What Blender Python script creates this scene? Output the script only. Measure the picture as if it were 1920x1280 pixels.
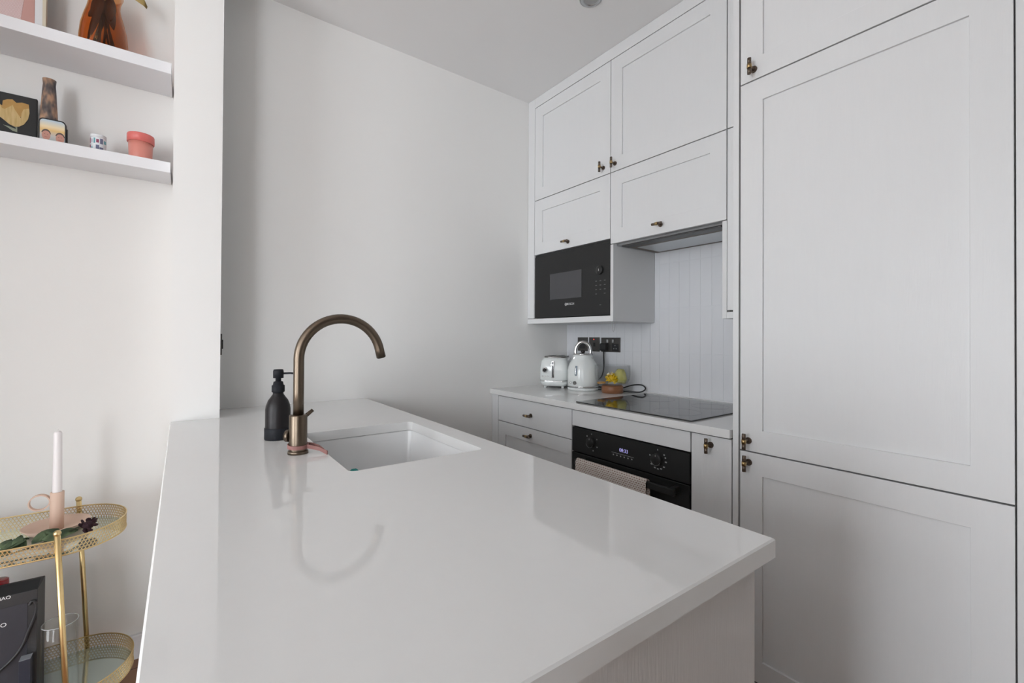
import bpy, bmesh, math, random
from mathutils import Vector, Matrix
random.seed(7)
for o in list(bpy.data.objects): bpy.data.objects.remove(o)
S = bpy.context.scene
COL = S.collection

# ------------------------------------------------------------------ camera
F_PX, YAW, PITCH, ROLL, SY, CZ = 839.864, math.radians(36.4419), math.radians(0.467), math.radians(0.3419), -15.80, 1.19744
_f = Vector((math.sin(YAW)*math.cos(PITCH), math.cos(YAW)*math.cos(PITCH), math.sin(PITCH)))
_r0 = Vector((math.cos(YAW), -math.sin(YAW), 0)); _u0 = _r0.cross(_f)
_r = _r0*math.cos(ROLL) + _u0*math.sin(ROLL); _u = -_r0*math.sin(ROLL) + _u0*math.cos(ROLL)
cd = bpy.data.cameras.new('camera'); cam = bpy.data.objects.new('camera', cd); COL.objects.link(cam)
cd.sensor_width = 36; cd.lens = F_PX*36/1920; cd.shift_y = SY/1920; cd.clip_start = 0.02
M = Matrix((( _r.x, _u.x, -_f.x, 0), (_r.y, _u.y, -_f.y, 0), (_r.z, _u.z, -_f.z, CZ), (0, 0, 0, 1)))
cam.matrix_world = M; S.camera = cam
def at(px, py, ax, val):
    """pixel -> point where its ray meets the plane ax = val (the surface the thing touches)"""
    v = _r*(px-960) + _u*(640+SY-py) + _f*F_PX
    o = Vector((0, 0, CZ)); i = 'XYZ'.index(ax)
    return o + v*((val-o[i])/v[i])

# ------------------------------------------------------------------ world, daylight, exposure
w = bpy.data.worlds.new('sky'); S.world = w; w.use_nodes = True
wn = w.node_tree; bg = wn.nodes['Background']
bg.inputs[0].default_value = (0.90, 0.95, 1.0, 1); bg.inputs[1].default_value = 13.9     # overcast sky
S.view_settings.view_transform = 'Standard'; S.view_settings.look = 'None'
S.view_settings.gamma = 1; S.view_settings.use_curve_mapping = False; S.view_settings.exposure = 0.0
RX0, RX1, RY0, RY1, RZ = -3.4, 2.064, -2.4, 2.1696, 2.6452       # room
WZ0, WZ1 = 0.06, 2.36
WIN_L = (-0.4, 0.85)                        # window in the left wall (y range)
WIN_B = (-3.38, -2.25)                         # added window in the end wall, brightens the far wall (x range)
PX, PY1 = -0.35, -0.35     # added unseen partition, keeps window light off the island end
def portal(loc, rot, w_, h_):
    ld = bpy.data.lights.new('window_daylight', 'AREA'); ld.shape = 'RECTANGLE'; ld.size = w_; ld.size_y = h_; ld.cycles.is_portal = True
    lo = bpy.data.objects.new('window_daylight', ld); COL.objects.link(lo); lo.location = loc; lo.rotation_euler = rot
portal((RX0-0.01, sum(WIN_L)/2, (WZ0+WZ1)/2), (math.pi/2, 0, -math.pi/2), WIN_L[1]-WIN_L[0], WZ1-WZ0)
portal((sum(WIN_B)/2, RY0-0.01, (WZ0+WZ1)/2), (math.pi/2, 0, 0), WIN_B[1]-WIN_B[0], WZ1-WZ0)  # portal of the added end-wall window

# ------------------------------------------------------------------ materials
def mat(name, col, rough=0.5, metal=0.0, var=0.0, vscale=8.0, bump=0.0, bscale=60.0, stretch=(1,1,1), coat=0.0,
        trans=0.0, ior=1.45, spec=0.5, emit=None, estr=0.0, aniso=0.0):
    m = bpy.data.materials.new(name); m.use_nodes = True; nt = m.node_tree; b = nt.nodes['Principled BSDF']
    b.inputs['Base Color'].default_value = (*col, 1); b.inputs['Roughness'].default_value = rough
    b.inputs['Metallic'].default_value = metal; b.inputs['Coat Weight'].default_value = coat
    b.inputs['Coat Roughness'].default_value = 0.08
    b.inputs['Transmission Weight'].default_value = trans; b.inputs['IOR'].default_value = ior
    b.inputs['Specular IOR Level'].default_value = spec
    if emit: b.inputs['Emission Color'].default_value = (*emit, 1); b.inputs['Emission Strength'].default_value = estr
    tc = nt.nodes.new('ShaderNodeTexCoord'); mp = nt.nodes.new('ShaderNodeMapping'); mp.inputs['Scale'].default_value = stretch
    nt.links.new(tc.outputs['Object'], mp.inputs['Vector'])
    if var > 0:
        n = nt.nodes.new('ShaderNodeTexNoise'); n.inputs['Scale'].default_value = vscale; n.inputs['Detail'].default_value = 4
        nt.links.new(mp.outputs[0], n.inputs['Vector'])
        mx = nt.nodes.new('ShaderNodeMix'); mx.data_type = 'RGBA'
        mx.inputs['A'].default_value = (*[c*(1-var) for c in col], 1); mx.inputs['B'].default_value = (*[min(1, c*(1+var)) for c in col], 1)
        nt.links.new(n.outputs['Fac'], mx.inputs['Factor']); nt.links.new(mx.outputs['Result'], b.inputs['Base Color'])
    if bump > 0:
        n2 = nt.nodes.new('ShaderNodeTexNoise'); n2.inputs['Scale'].default_value = bscale; n2.inputs['Detail'].default_value = 3
        nt.links.new(mp.outputs[0], n2.inputs['Vector'])
        bp = nt.nodes.new('ShaderNodeBump'); bp.inputs['Strength'].default_value = bump; bp.inputs['Distance'].default_value = 0.002
        nt.links.new(n2.outputs['Fac'], bp.inputs['Height']); nt.links.new(bp.outputs[0], b.inputs['Normal'])
    return m
def ramp_mat(name, stops, rough=0.6, scale=6.0, stretch=(1,1,1), kind='noise', axis=None, bump=0.0):
    m = bpy.data.materials.new(name); m.use_nodes = True; nt = m.node_tree; b = nt.nodes['Principled BSDF']
    b.inputs['Roughness'].default_value = rough
    tc = nt.nodes.new('ShaderNodeTexCoord'); mp = nt.nodes.new('ShaderNodeMapping'); mp.inputs['Scale'].default_value = stretch
    nt.links.new(tc.outputs['Object' if kind != 'grad' else 'Generated'], mp.inputs['Vector'])
    cr = nt.nodes.new('ShaderNodeValToRGB'); e = cr.color_ramp.elements
    e[0].position, e[0].color = stops[0][0], (*stops[0][1], 1); e[1].position, e[1].color = stops[-1][0], (*stops[-1][1], 1)
    for p, c in stops[1:-1]:
        q = e.new(p); q.color = (*c, 1)
    if kind == 'grad':
        sx = nt.nodes.new('ShaderNodeSeparateXYZ'); nt.links.new(mp.outputs[0], sx.inputs[0]); nt.links.new(sx.outputs[axis], cr.inputs[0])
    else:
        n = nt.nodes.new('ShaderNodeTexWave' if kind == 'wave' else 'ShaderNodeTexVoronoi' if kind == 'vor' else 'ShaderNodeTexNoise')
        n.inputs['Scale'].default_value = scale; nt.links.new(mp.outputs[0], n.inputs['Vector'])
        if kind == 'wave': n.inputs['Distortion'].default_value = 2.5; n.bands_direction = 'Z'
        nt.links.new(n.outputs[1 if kind == 'vor' else 0] if kind != 'vor' else n.outputs['Distance'], cr.inputs[0])
    nt.links.new(cr.outputs[0], b.inputs['Base Color'])
    return m
def thin_glass(name, tint=(0.985, 0.99, 0.988), refl=0.12):
    m = bpy.data.materials.new(name); m.use_nodes = True; nt = m.node_tree; nt.nodes.remove(nt.nodes['Principled BSDF'])
    out = nt.nodes['Material Output']; t = nt.nodes.new('ShaderNodeBsdfTransparent'); t.inputs[0].default_value = (*tint, 1)
    g = nt.nodes.new('ShaderNodeBsdfGlossy'); g.inputs['Roughness'].default_value = 0.03
    lw = nt.nodes.new('ShaderNodeLayerWeight'); lw.inputs[0].default_value = 0.5
    pw = nt.nodes.new('ShaderNodeMath'); pw.operation = 'POWER'; pw.inputs[1].default_value = 3.0; nt.links.new(lw.outputs['Facing'], pw.inputs[0])
    ma = nt.nodes.new('ShaderNodeMath'); ma.operation = 'MULTIPLY_ADD'; ma.inputs[1].default_value = refl*3; ma.inputs[2].default_value = 0.03; nt.links.new(pw.outputs[0], ma.inputs[0])
    mx = nt.nodes.new('ShaderNodeMixShader'); nt.links.new(ma.outputs[0], mx.inputs[0])
    nt.links.new(t.outputs[0], mx.inputs[1]); nt.links.new(g.outputs[0], mx.inputs[2]); nt.links.new(mx.outputs[0], out.inputs[0])
    return m
def floor_mat():
    m = bpy.data.materials.new('oak_boards'); m.use_nodes = True; nt = m.node_tree; b = nt.nodes['Principled BSDF']; b.inputs['Roughness'].default_value = 0.45
    tc = nt.nodes.new('ShaderNodeTexCoord'); br = nt.nodes.new('ShaderNodeTexBrick'); nt.links.new(tc.outputs['Object'], br.inputs['Vector'])
    br.inputs['Color1'].default_value = (0.27, 0.135, 0.07, 1); br.inputs['Color2'].default_value = (0.35, 0.185, 0.10, 1); br.inputs['Mortar'].default_value = (0.05, 0.03, 0.02, 1)
    br.inputs['Scale'].default_value = 1.0; br.inputs['Brick Width'].default_value = 1.6; br.inputs['Row Height'].default_value = 0.14; br.inputs['Mortar Size'].default_value = 0.002
    nt.links.new(br.outputs[0], b.inputs['Base Color']); return m
def waffle_mat():
    m = bpy.data.materials.new('waffle_cotton'); m.use_nodes = True; nt = m.node_tree; b = nt.nodes['Principled BSDF']; b.inputs['Roughness'].default_value = 0.95
    uv = nt.nodes.new('ShaderNodeUVMap')
    mp = nt.nodes.new('ShaderNodeMapping'); nt.links.new(uv.outputs[0], mp.inputs['Vector']); mp.inputs['Scale'].default_value = (1, 1, 1)
    br = nt.nodes.new('ShaderNodeTexBrick'); br.inputs['Scale'].default_value = 1.0; br.inputs['Brick Width'].default_value = 0.012; br.inputs['Row Height'].default_value = 0.0080
    br.inputs['Mortar Size'].default_value = 0.0024; br.offset = 0.5
    br.inputs['Color1'].default_value = (0.26, 0.15, 0.11, 1); br.inputs['Color2'].default_value = (0.44, 0.33, 0.28, 1); br.inputs['Mortar'].default_value = (0.72, 0.66, 0.61, 1)
    nt.links.new(mp.outputs[0], br.inputs['Vector']); nt.links.new(br.outputs[0], b.inputs['Base Color'])
    bp = nt.nodes.new('ShaderNodeBump'); bp.inputs['Strength'].default_value = 0.8; bp.inputs['Distance'].default_value = 0.002
    nt.links.new(br.outputs[1], bp.inputs['Height']); nt.links.new(bp.outputs[0], b.inputs['Normal']); return m

PAINT = mat('white_wall_paint', (0.845, 0.835, 0.815), 0.55, var=0.015, vscale=2, bump=0.05, bscale=250)
CEIL = mat('ceiling_paint', (0.86, 0.855, 0.85), 0.7, bump=0.03, bscale=200)
DOORM = mat('grained_white_lacquer', (0.72, 0.722, 0.725), 0.38, var=0.012, vscale=14, bump=0.22, bscale=38, stretch=(7, 7, 0.55))
CARC = mat('cabinet_white', (0.70, 0.70, 0.70), 0.45, bump=0.05, bscale=200)
GAP = mat('shadow_gap_carcass', (0.10, 0.095, 0.09), 0.8)
PANELM = mat('island_grained_panel', (0.66, 0.64, 0.625), 0.5, var=0.03, vscale=30, bump=0.25, bscale=60, stretch=(7, 7, 0.4))
QUARTZ = mat('white_quartz', (0.76, 0.755, 0.745), 0.04, var=0.012, vscale=35, spec=0.55)
CERAM = mat('white_sink_ceramic', (0.80, 0.80, 0.80), 0.18)
TILEM = mat('glazed_white_tile', (0.72, 0.73, 0.755), 0.16, var=0.03, vscale=9, bump=0.12, bscale=18, stretch=(1, 1, 0.3))
GROUT = mat('white_grout', (0.72, 0.73, 0.745), 0.9)
BRONZE = mat('dark_bronze', (0.15, 0.115, 0.09), 0.42, metal=0.8, var=0.2, vscale=80)
BRASS = mat('brass', (0.46, 0.33, 0.16), 0.34, metal=1.0)
GOLD = mat('brushed_gold', (0.66, 0.50, 0.25), 0.32, metal=1.0, var=0.05, vscale=30)
AGED = mat('brushed_aged_brass', (0.165, 0.130, 0.098), 0.34, metal=1.0, var=0.08, vscale=60, stretch=(14, 14, 1))
CHROME = mat('chrome', (0.75, 0.75, 0.75), 0.08, metal=1.0)
STEEL = mat('brushed_steel', (0.45, 0.46, 0.47), 0.3, metal=1.0, var=0.05)
BGLASS = mat('black_appliance_glass', (0.022, 0.022, 0.022), 0.12, spec=0.35)
BGLASS2 = mat('black_satin_fascia', (0.022, 0.022, 0.022), 0.32, spec=0.35)
BPLAS = mat('black_plastic', (0.022, 0.022, 0.024), 0.45)
WINDOWM = mat('smoked_oven_window', (0.07, 0.07, 0.075), 0.25)
PRINTG = mat('grey_print', (0.32, 0.32, 0.32), 0.6)
PRINTD = mat('dim_print', (0.11, 0.11, 0.11), 0.6)
PRINTW = mat('white_print', (0.75, 0.75, 0.75), 0.6)
DISPL = mat('lit_display_digits', (0.3, 0.3, 0.6), 0.5, emit=(0.55, 0.5, 1.0), estr=0.55)
RED_LED = mat('red_neon', (0.6, 0.05, 0.04), 0.4, emit=(1.0, 0.08, 0.05), estr=0.7)
ENAMEL = mat('pale_mint_white_enamel', (0.82, 0.85, 0.84), 0.14, coat=0.4)
SOCKETM = mat('brushed_gunmetal', (0.10, 0.095, 0.09), 0.38, metal=0.7)
WOODB = mat('acacia_wood', (0.24, 0.10, 0.045), 0.4, var=0.3, vscale=12, stretch=(1, 1, 8))
GLASS = thin_glass('clear_glass', refl=0.18)
PANE = thin_glass('window_glass', (1, 1, 1), 0.05)
YELLOW = mat('yellow_petals', (0.85, 0.58, 0.01), 0.6, var=0.15, vscale=40)
YELLOW2 = mat('pale_yellow_film', (0.86, 0.80, 0.24), 0.4)
SOAPG = mat('dark_amber_bottle', (0.016, 0.014, 0.015), 0.38, spec=0.3)
SOAPS = mat('charcoal_silicone', (0.013, 0.014, 0.018), 0.6, spec=0.25)
PINKS = mat('dusty_pink_silicone', (0.30, 0.14, 0.125), 0.55)
TEAL = mat('teal_sponge', (0.02, 0.22, 0.20), 0.9, bump=0.6, bscale=300)
SHELFM = mat('white_shelf_laminate', (0.80, 0.80, 0.82), 0.45)
TRAYG = mat('green_tinted_mirror', (0.62, 0.70, 0.66), 0.08, metal=0.75)
CLAY = mat('peach_ceramic', (0.72, 0.52, 0.41), 0.6, var=0.03)
WAX = mat('white_wax', (0.86, 0.82, 0.82), 0.5)
LEAF = ramp_mat('dried_leaf_green', [(0.35, (0.035, 0.06, 0.03)), (0.65, (0.12, 0.17, 0.08))], 0.7, 25)
STEMM = mat('dark_stem', (0.05, 0.055, 0.03), 0.7)
ROSE = mat('dried_dark_rose', (0.035, 0.012, 0.018), 0.8, var=0.4, vscale=60)
CARD = mat('black_card', (0.030, 0.030, 0.032), 0.5, var=0.15, vscale=12)
CARD2 = mat('charcoal_navy_card', (0.032, 0.033, 0.042), 0.45, var=0.2, vscale=20)
REDG = mat('red_plastic', (0.42, 0.015, 0.025), 0.2, coat=0.3)
PINKT = mat('coral_translucent_plastic', (0.78, 0.30, 0.24), 0.3, trans=0.15)
PINKL = mat('coral_lid', (0.70, 0.17, 0.15), 0.35)
AMBER = thin_glass('amber_glass', (0.90, 0.60, 0.34), 0.16)
BARK = ramp_mat('petrified_bark', [(0.3, (0.03, 0.028, 0.035)), (0.48, (0.14, 0.11, 0.10)), (0.62, (0.45, 0.27, 0.17)), (0.8, (0.55, 0.38, 0.27))], 0.6, 48, (1, 1, 0.45))
DRYD = mat('dried_dark_foliage', (0.045, 0.032, 0.030), 0.9, var=0.3, vscale=40)
DRYY = mat('dried_gold_leaf', (0.50, 0.36, 0.14), 0.8, var=0.25, vscale=30)
CER_B = mat('blue_glaze', (0.05, 0.10, 0.42), 0.3)
CER_W = mat('white_glaze', (0.82, 0.84, 0.86), 0.25)
MAUVE = mat('mauve_print', (0.30, 0.06, 0.12), 0.5)
TEALP = mat('teal_print', (0.15, 0.40, 0.45), 0.5)
SLATE = mat('slate_print', (0.16, 0.17, 0.26), 0.5)

YELLOW2.node_tree.nodes['Principled BSDF'].inputs['Alpha'].default_value = 0.5

# ------------------------------------------------------------------ mesh helpers
class MB:
    def __init__(s): s.bm = bmesh.new(); s.uv = None
    def box(s, x0, x1, y0, y1, z0, z1, bev=0.0, seg=2, mi=0):
        r = bmesh.ops.create_cube(s.bm, size=1.0); vs = r['verts']
        bmesh.ops.scale(s.bm, vec=(abs(x1-x0), abs(y1-y0), abs(z1-z0)), verts=vs)
        bmesh.ops.translate(s.bm, vec=((x0+x1)/2, (y0+y1)/2, (z0+z1)/2), verts=vs)
        fs = set(f for v in vs for f in v.link_faces)
        for f in fs: f.material_index = mi
        if bev > 0:
            es = list(set(e for v in vs for e in v.link_edges))
            bmesh.ops.bevel(s.bm, geom=es, offset=bev, segments=seg, profile=0.5, affect='EDGES')
        return s
    def tube(s, path, rad, n=12, cap=True, mi=0, closed=False):
        P = [Vector(p) for p in path]; k = len(P); R = rad if isinstance(rad, (list, tuple)) else [rad]*k
        rings = []; up = None
        for i, p in enumerate(P):
            if closed: t = (P[(i+1) % k]-P[i-1]).normalized()
            else: t = (P[min(i+1, k-1)]-P[max(i-1, 0)]).normalized()
            if up is None:
                up = Vector((0, 0, 1)) if abs(t.z) < 0.9 else Vector((1, 0, 0))
            a = (up - t*up.dot(t)).normalized(); up = a; b = t.cross(a)
            rings.append([s.bm.verts.new(p + (a*math.cos(2*math.pi*j/n) + b*math.sin(2*math.pi*j/n))*R[i]) for j in range(n)])
        m = k if closed else k-1
        for i in range(m):
            A, B = rings[i], rings[(i+1) % k]
            for j in range(n):
                f = s.bm.faces.new((A[j], A[(j+1) % n], B[(j+1) % n], B[j])); f.material_index = mi; f.smooth = True
        if cap and not closed:
            for rg in (rings[0][::-1], rings[-1]):
                f = s.bm.faces.new(rg); f.material_index = mi
        return s
    def cyl(s, p0, p1, r0, r1=None, n=24, mi=0): return s.tube([p0, p1], [r0, r1 if r1 is not None else r0], n, mi=mi)
    def lathe(s, prof, c=(0, 0, 0), n=40, mi=0, sx=1.0, sy=1.0, ax='Z'):
        c = Vector(c); rings = []
        for r, z in prof:
            if r < 1e-6:
                p = Vector((0, 0, z)); rings.append([p])
            else: rings.append([Vector((r*sx*math.cos(2*math.pi*j/n), r*sy*math.sin(2*math.pi*j/n), z)) for j in range(n)])
        def tr(p):
            if ax == '-X': return c + Vector((-p.z, p.y, p.x))
            if ax == '-Y': return c + Vector((p.x, -p.z, p.y))
            return c + p
        V = [[s.bm.verts.new(tr(p)) for p in rg] for rg in rings]
        for A, B in zip(V[:-1], V[1:]):
            for j in range(n):
                q = [A[j % len(A)], A[(j+1) % len(A)], B[(j+1) % len(B)], B[j % len(B)]]
                u = []
                for v in q:
                    if v not in u: u.append(v)
                if len(u) > 2:
                    f = s.bm.faces.new(u); f.material_index = mi; f.smooth = True
        return s
    def poly(s, pts, thick, mi=0):
        """flat polygon extruded by vector thick"""
        t = Vector(thick); A = [s.bm.verts.new(Vector(p)) for p in pts]; B = [s.bm.verts.new(Vector(p)+t) for p in pts]
        n = len(pts); fs = [s.bm.faces.new(A), s.bm.faces.new(B[::-1])] + [s.bm.faces.new((A[i], B[i], B[(i+1) % n], A[(i+1) % n])) for i in range(n)]
        for f in fs: f.material_index = mi
        return s
    def loft(s, rings, cap0=False, cap1=False, mi=0, smooth=False):
        V = [[s.bm.verts.new(Vector(p)) for p in rg] for rg in rings]; n = len(V[0])
        for A, B in zip(V[:-1], V[1:]):
            for j in range(n):
                f = s.bm.faces.new((A[j], A[(j+1) % n], B[(j+1) % n], B[j])); f.material_index = mi; f.smooth = smooth
        if cap0: s.bm.faces.new(V[0][::-1]).material_index = mi
        if cap1: s.bm.faces.new(V[-1]).material_index = mi
        return s
    def sphere(s, c, r, sc=(1, 1, 1), mi=0, u=16, v=10):
        rr = bmesh.ops.create_uvsphere(s.bm, u_segments=u, v_segments=v, radius=r); vs = rr['verts']
        bmesh.ops.scale(s.bm, vec=sc, verts=vs); bmesh.ops.translate(s.bm, vec=c, verts=vs)
        for f in set(f for q in vs for f in q.link_faces): f.smooth = True; f.material_index = mi
        return s
    def mesh(s, name, mats, off=(0, 0, 0), recalc=True):
        if recalc: bmesh.ops.recalc_face_normals(s.bm, faces=s.bm.faces)
        if off != (0, 0, 0): bmesh.ops.translate(s.bm, vec=-Vector(off), verts=s.bm.verts)
        me = bpy.data.meshes.new(name); s.bm.to_mesh(me); s.bm.free()
        for m in (mats if isinstance(mats, (list, tuple)) else [mats]): me.materials.append(m)
        return me
    def build(s, name, mats, parent=None, recalc=True, label=None):
        off = root_loc(parent) if parent else Vector((0, 0, 0))
        o = bpy.data.objects.new(name, s.mesh(name, mats, tuple(off), recalc)); COL.objects.link(o)
        if parent: o.parent = parent
        if label: o['label'] = label
        return o
ROOT = {}
def root_loc(o):
    while o is not None:
        if o.name in ROOT: return ROOT[o.name]
        o = o.parent
    return Vector((0, 0, 0))
def thing(name, label, cat, loc=(0, 0, 0), group=None, rotz=0.0, local=False):
    o = bpy.data.objects.new(name, None); COL.objects.link(o); o.location = loc; o.rotation_euler = (0, 0, rotz)
    o.empty_display_size = 0.05; o['label'] = label; o['category'] = cat
    if group: o['group'] = group
    ROOT[o.name] = Vector((0, 0, 0)) if local else Vector(loc)
    return o
def tag(o, label, cat, group=None):
    """give a one-mesh thing its origin at its own base and its properties"""
    me = o.data; n = len(me.vertices); c = Vector((sum(v.co.x for v in me.vertices)/n, sum(v.co.y for v in me.vertices)/n, min(v.co.z for v in me.vertices)))
    me.transform(Matrix.Translation(-c)); o.location = o.location + c
    o['label'] = label; o['category'] = cat
    if group: o['group'] = group
    return o
def struct(mb, name, m, label=None):
    o = mb.build(name, m); o['kind'] = 'structure'; o['label'] = label or name.replace('_', ' '); return o
def place(me, name, parent, loc, rot=(0, 0, 0)):
    o = bpy.data.objects.new(name, me); COL.objects.link(o); o.parent = parent
    o.location = Vector(loc) - root_loc(parent); o.rotation_euler = rot; return o
def text_obj(txt, size, m, parent, loc, rot, name='lettering', ext=0.0002):
    cu = bpy.data.curves.new('t', 'FONT'); cu.body = txt; cu.size = size; cu.extrude = ext; cu.align_x = 'CENTER'; cu.align_y = 'CENTER'
    t = bpy.data.objects.new('t', cu); COL.objects.link(t); dg = bpy.context.evaluated_depsgraph_get()
    me = bpy.data.meshes.new_from_object(t.evaluated_get(dg)); bpy.data.objects.remove(t); me.materials.clear(); me.materials.append(m)
    return place(me, name, parent, loc, rot)
FACE_X = (math.pi/2, 0, -math.pi/2)      # text on a face looking towards -X
FACE_Y = (math.pi/2, 0, 0)               # text on a face looking towards -Y
def bevel_mod(o, wd=0.0012, seg=2):
    b = o.modifiers.new('bevel', 'BEVEL'); b.width = wd; b.segments = seg; b.limit_method = 'ANGLE'; return o
def rrect(x0, x1, y0, y1, r, z, n=6):
    pts = []
    for cx, cy, a0 in ((x1-r, y1-r, 0), (x0+r, y1-r, 90), (x0+r, y0+r, 180), (x1-r, y0+r, 270)):
        for i in range(n+1):
            a = math.radians(a0+90*i/n); pts.append((cx+r*math.cos(a), cy+r*math.sin(a), z))
    return pts

# ------------------------------------------------------------------ the setting
WT = 0.896                                    # worktop height
struct(MB().box(RX0-0.2, RX1+0.2, RY0-0.2, RY1+0.2, -0.1, 0), 'floor', floor_mat(), 'dark oak board floor')
struct(MB().box(RX0-0.2, RX1+0.2, RY0-0.2, RY1+0.2, RZ, RZ+0.1), 'ceiling', CEIL, 'plain white ceiling')
struct(MB().box(RX0-0.2, RX1+0.2, RY1, RY1+0.2, 0, RZ), 'wall_far', PAINT, 'white painted far wall')
wall_right = struct(MB().box(RX1, RX1+0.2, RY0, RY1, 0, RZ), 'wall_right', PAINT, 'white wall behind the kitchen units')
def wall_with_window(name, axis, lo, hi, w0, w1, p0, p1):
    mb = MB(); B = (lambda a, b, z0, z1: mb.box(p0, p1, a, b, z0, z1)) if axis == 'Y' else (lambda a, b, z0, z1: mb.box(a, b, p0, p1, z0, z1))
    B(lo, hi, 0, WZ0); B(lo, hi, WZ1, RZ); B(lo, w0, WZ0, WZ1); B(w1, hi, WZ0, WZ1); return struct(mb, name, PAINT)
def window(name, axis, w0, w1, p0, p1):
    t = 0.05; fr = MB(); pm = (p0+p1)/2; m = (w0+w1)/2
    B = (lambda mb, a, b, q0, q1, z0, z1: mb.box(q0, q1, a, b, z0, z1)) if axis == 'Y' else (lambda mb, a, b, q0, q1, z0, z1: mb.box(a, b, q0, q1, z0, z1))
    for a, b, z0, z1 in ((w0, w1, WZ0, WZ0+t), (w0, w1, WZ1-t, WZ1), (w0, w0+t, WZ0+t, WZ1-t), (w1-t, w1, WZ0+t, WZ1-t), (m-0.02, m+0.02, WZ0+t, WZ1-t)): B(fr, a, b, p0, p1, z0, z1)
    wo = struct(fr, name, SHELFM, 'unseen white framed window of the living room')
    for a, b in ((w0+t, m-0.02), (m+0.02, w1-t)):
        pb = MB(); B(pb, a, b, pm-0.003, pm+0.003, WZ0+t, WZ1-t); pb.build('pane', PANE, wo)
wall_with_window('wall_left', 'Y', RY0, RY1, WIN_L[0], WIN_L[1], RX0-0.2, RX0); window('window_1', 'Y', WIN_L[0], WIN_L[1], RX0-0.15, RX0-0.09)
wall_with_window('wall_back', 'X', RX0-0.2, RX1+0.2, WIN_B[0], WIN_B[1], RY0-0.2, RY0); window('window_added', 'X', WIN_B[0], WIN_B[1], RY0-0.15, RY0-0.09)  # the end-wall window is added to light the far wall
struct(MB().box(PX-0.1, PX, RY0, PY1, 0, RZ), 'wall_light_block', PAINT, 'added unseen partition shading the island end')
# stub wall that carries the island's far end
XP0, XP1, YP = -0.0283, 0.1151, 1.9457
struct(MB().box(XP0, XP1, YP, RY1, 0, RZ), 'wall_stub', PAINT, 'white stub wall standing at the end of the island')
struct(MB().box(-0.84, XP0, RY1-0.015, RY1, 0, 0.088, 0.003), 'baseboard_far', SHELFM, 'white skirting board below the shelves')
struct(MB().box(-2.3, -0.84, RY1-0.50, RY1, 0, RZ), 'wall_shade_block', PAINT, 'added unseen white wall block shading the shelf alcove')  # added out of view to block left-window light from the shelf wall
# wall beside the tall unit
struct(MB().box(1.475, RX1, RY0, 0.029, 0, RZ), 'wall_right_return', PAINT, 'white wall beside the tall unit')

# splashback tiles, each a piece of the wall
XB = 2.055
struct(MB().box(XB+0.0012, RX1, 0.7545, RY1, WT, 1.90), 'trim_1', GROUT, 'grout bed of the splashback')
PY, PZ = 0.0585, 0.235
tile_me = {}
def tile(y0, y1, z0, z1):
    key = (round(y1-y0, 3), round(z1-z0, 3))
    if key not in tile_me:
        tile_me[key] = MB().box(-0.004, 0.004, -(y1-y0)/2, (y1-y0)/2, -(z1-z0)/2, (z1-z0)/2, 0.0004, 1).mesh('tile', TILEM)
    o = bpy.data.objects.new('tile', tile_me[key]); COL.objects.link(o); o.parent = wall_right
    o.location = (XB+0.004+random.uniform(-0.0002, 0.0003), (y0+y1)/2, (z0+z1)/2)
    o.rotation_euler = (0, random.gauss(0, 0.0018), random.gauss(0, 0.005))
g = 0.0004
for k in range(-8, 19):
    a, b = 1.164+k*PY, 1.164+(k+1)*PY
    a, b = max(a, 0.756), min(b, RY1)
    if b-a < 0.01: continue
    for z0, z1 in ((WT+0.004, 1.118), (1.118, 1.353), (1.353, 1.588), (1.588, 1.823)):
        if z0 > 1.3 and (a > 1.50 or b < 0.93): continue
        tile(a+g, b-g, z0+g, z1-g)
struct(MB().box(XB-0.008, XB, 0.7560, RY1, WT, WT+0.006, 0.002), 'trim_2', SHELFM, 'white sealant bead behind the hob')

# ------------------------------------------------------------------ handles and doors
hb = MB()
hb.cyl((0, 0, 0), (-0.004, 0, 0), 0.0105, n=20, mi=0).cyl((-0.004, 0, 0), (-0.028, 0, 0), 0.0045, 0.0045, 12, mi=0)
hb.cyl((-0.031, 0, -0.025), (-0.031, 0, -0.0065), 0.0058, n=16, mi=0).cyl((-0.031, 0, 0.0065), (-0.031, 0, 0.025), 0.0058, n=16, mi=0)
hb.cyl((-0.031, 0, -0.0065), (-0.031, 0, 0.0065), 0.0070, n=16, mi=1)
HANDLE = hb.mesh('handle', [BRONZE, BRASS])
def handle(door, x, y, z, horiz=False):
    h = place(HANDLE, 'handle', door, (x, y, z), (math.pi/2, 0, 0) if horiz else (0, 0, 0)); h['label'] = 'bronze T-bar handle with brass ring'; return h
def shaker(parent, xf, y0, y1, z0, z1, name='door', fw=0.069, rec=0.007, th=0.020, gap=0.0021, flat=False):
    y0, y1, z0, z1 = y0+gap, y1-gap, z0+gap, z1-gap
    mb = MB()
    R = lambda x, a, b, c, d: [(x, a, c), (x, b, c), (x, b, d), (x, a, d)]
    rings = [R(xf+th, y0, y1, z0, z1), R(xf, y0, y1, z0, z1)]
    if not flat:
        i = (y0+fw, y1-fw, z0+fw, z1-fw); rings += [R(xf, *i), R(xf+rec, *i)]
    mb.loft(rings, cap0=True, cap1=True)
    return bevel_mod(mb.build(name, DOORM, parent), 0.0010)

XU, XT, XW = 1.7188, 1.4603, 1.444
ZU0, ZU1, ZTOP = 1.277, 2.0185, 2.585
def shell(mb, x0, x1, y0, y1, z0, z1, t=0.018, front=False):
    """open-fronted carcass of five boards"""
    mb.box(x0, x1, y0, y0+t, z0, z1).box(x0, x1, y1-t, y1, z0, z1).box(x0, x1, y0+t, y1-t, z0, z0+t).box(x0, x1, y0+t, y1-t, z1-t, z1).box(x1-0.008, x1, y0+t, y1-t, z0+t, z1-t)
    return mb

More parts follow.
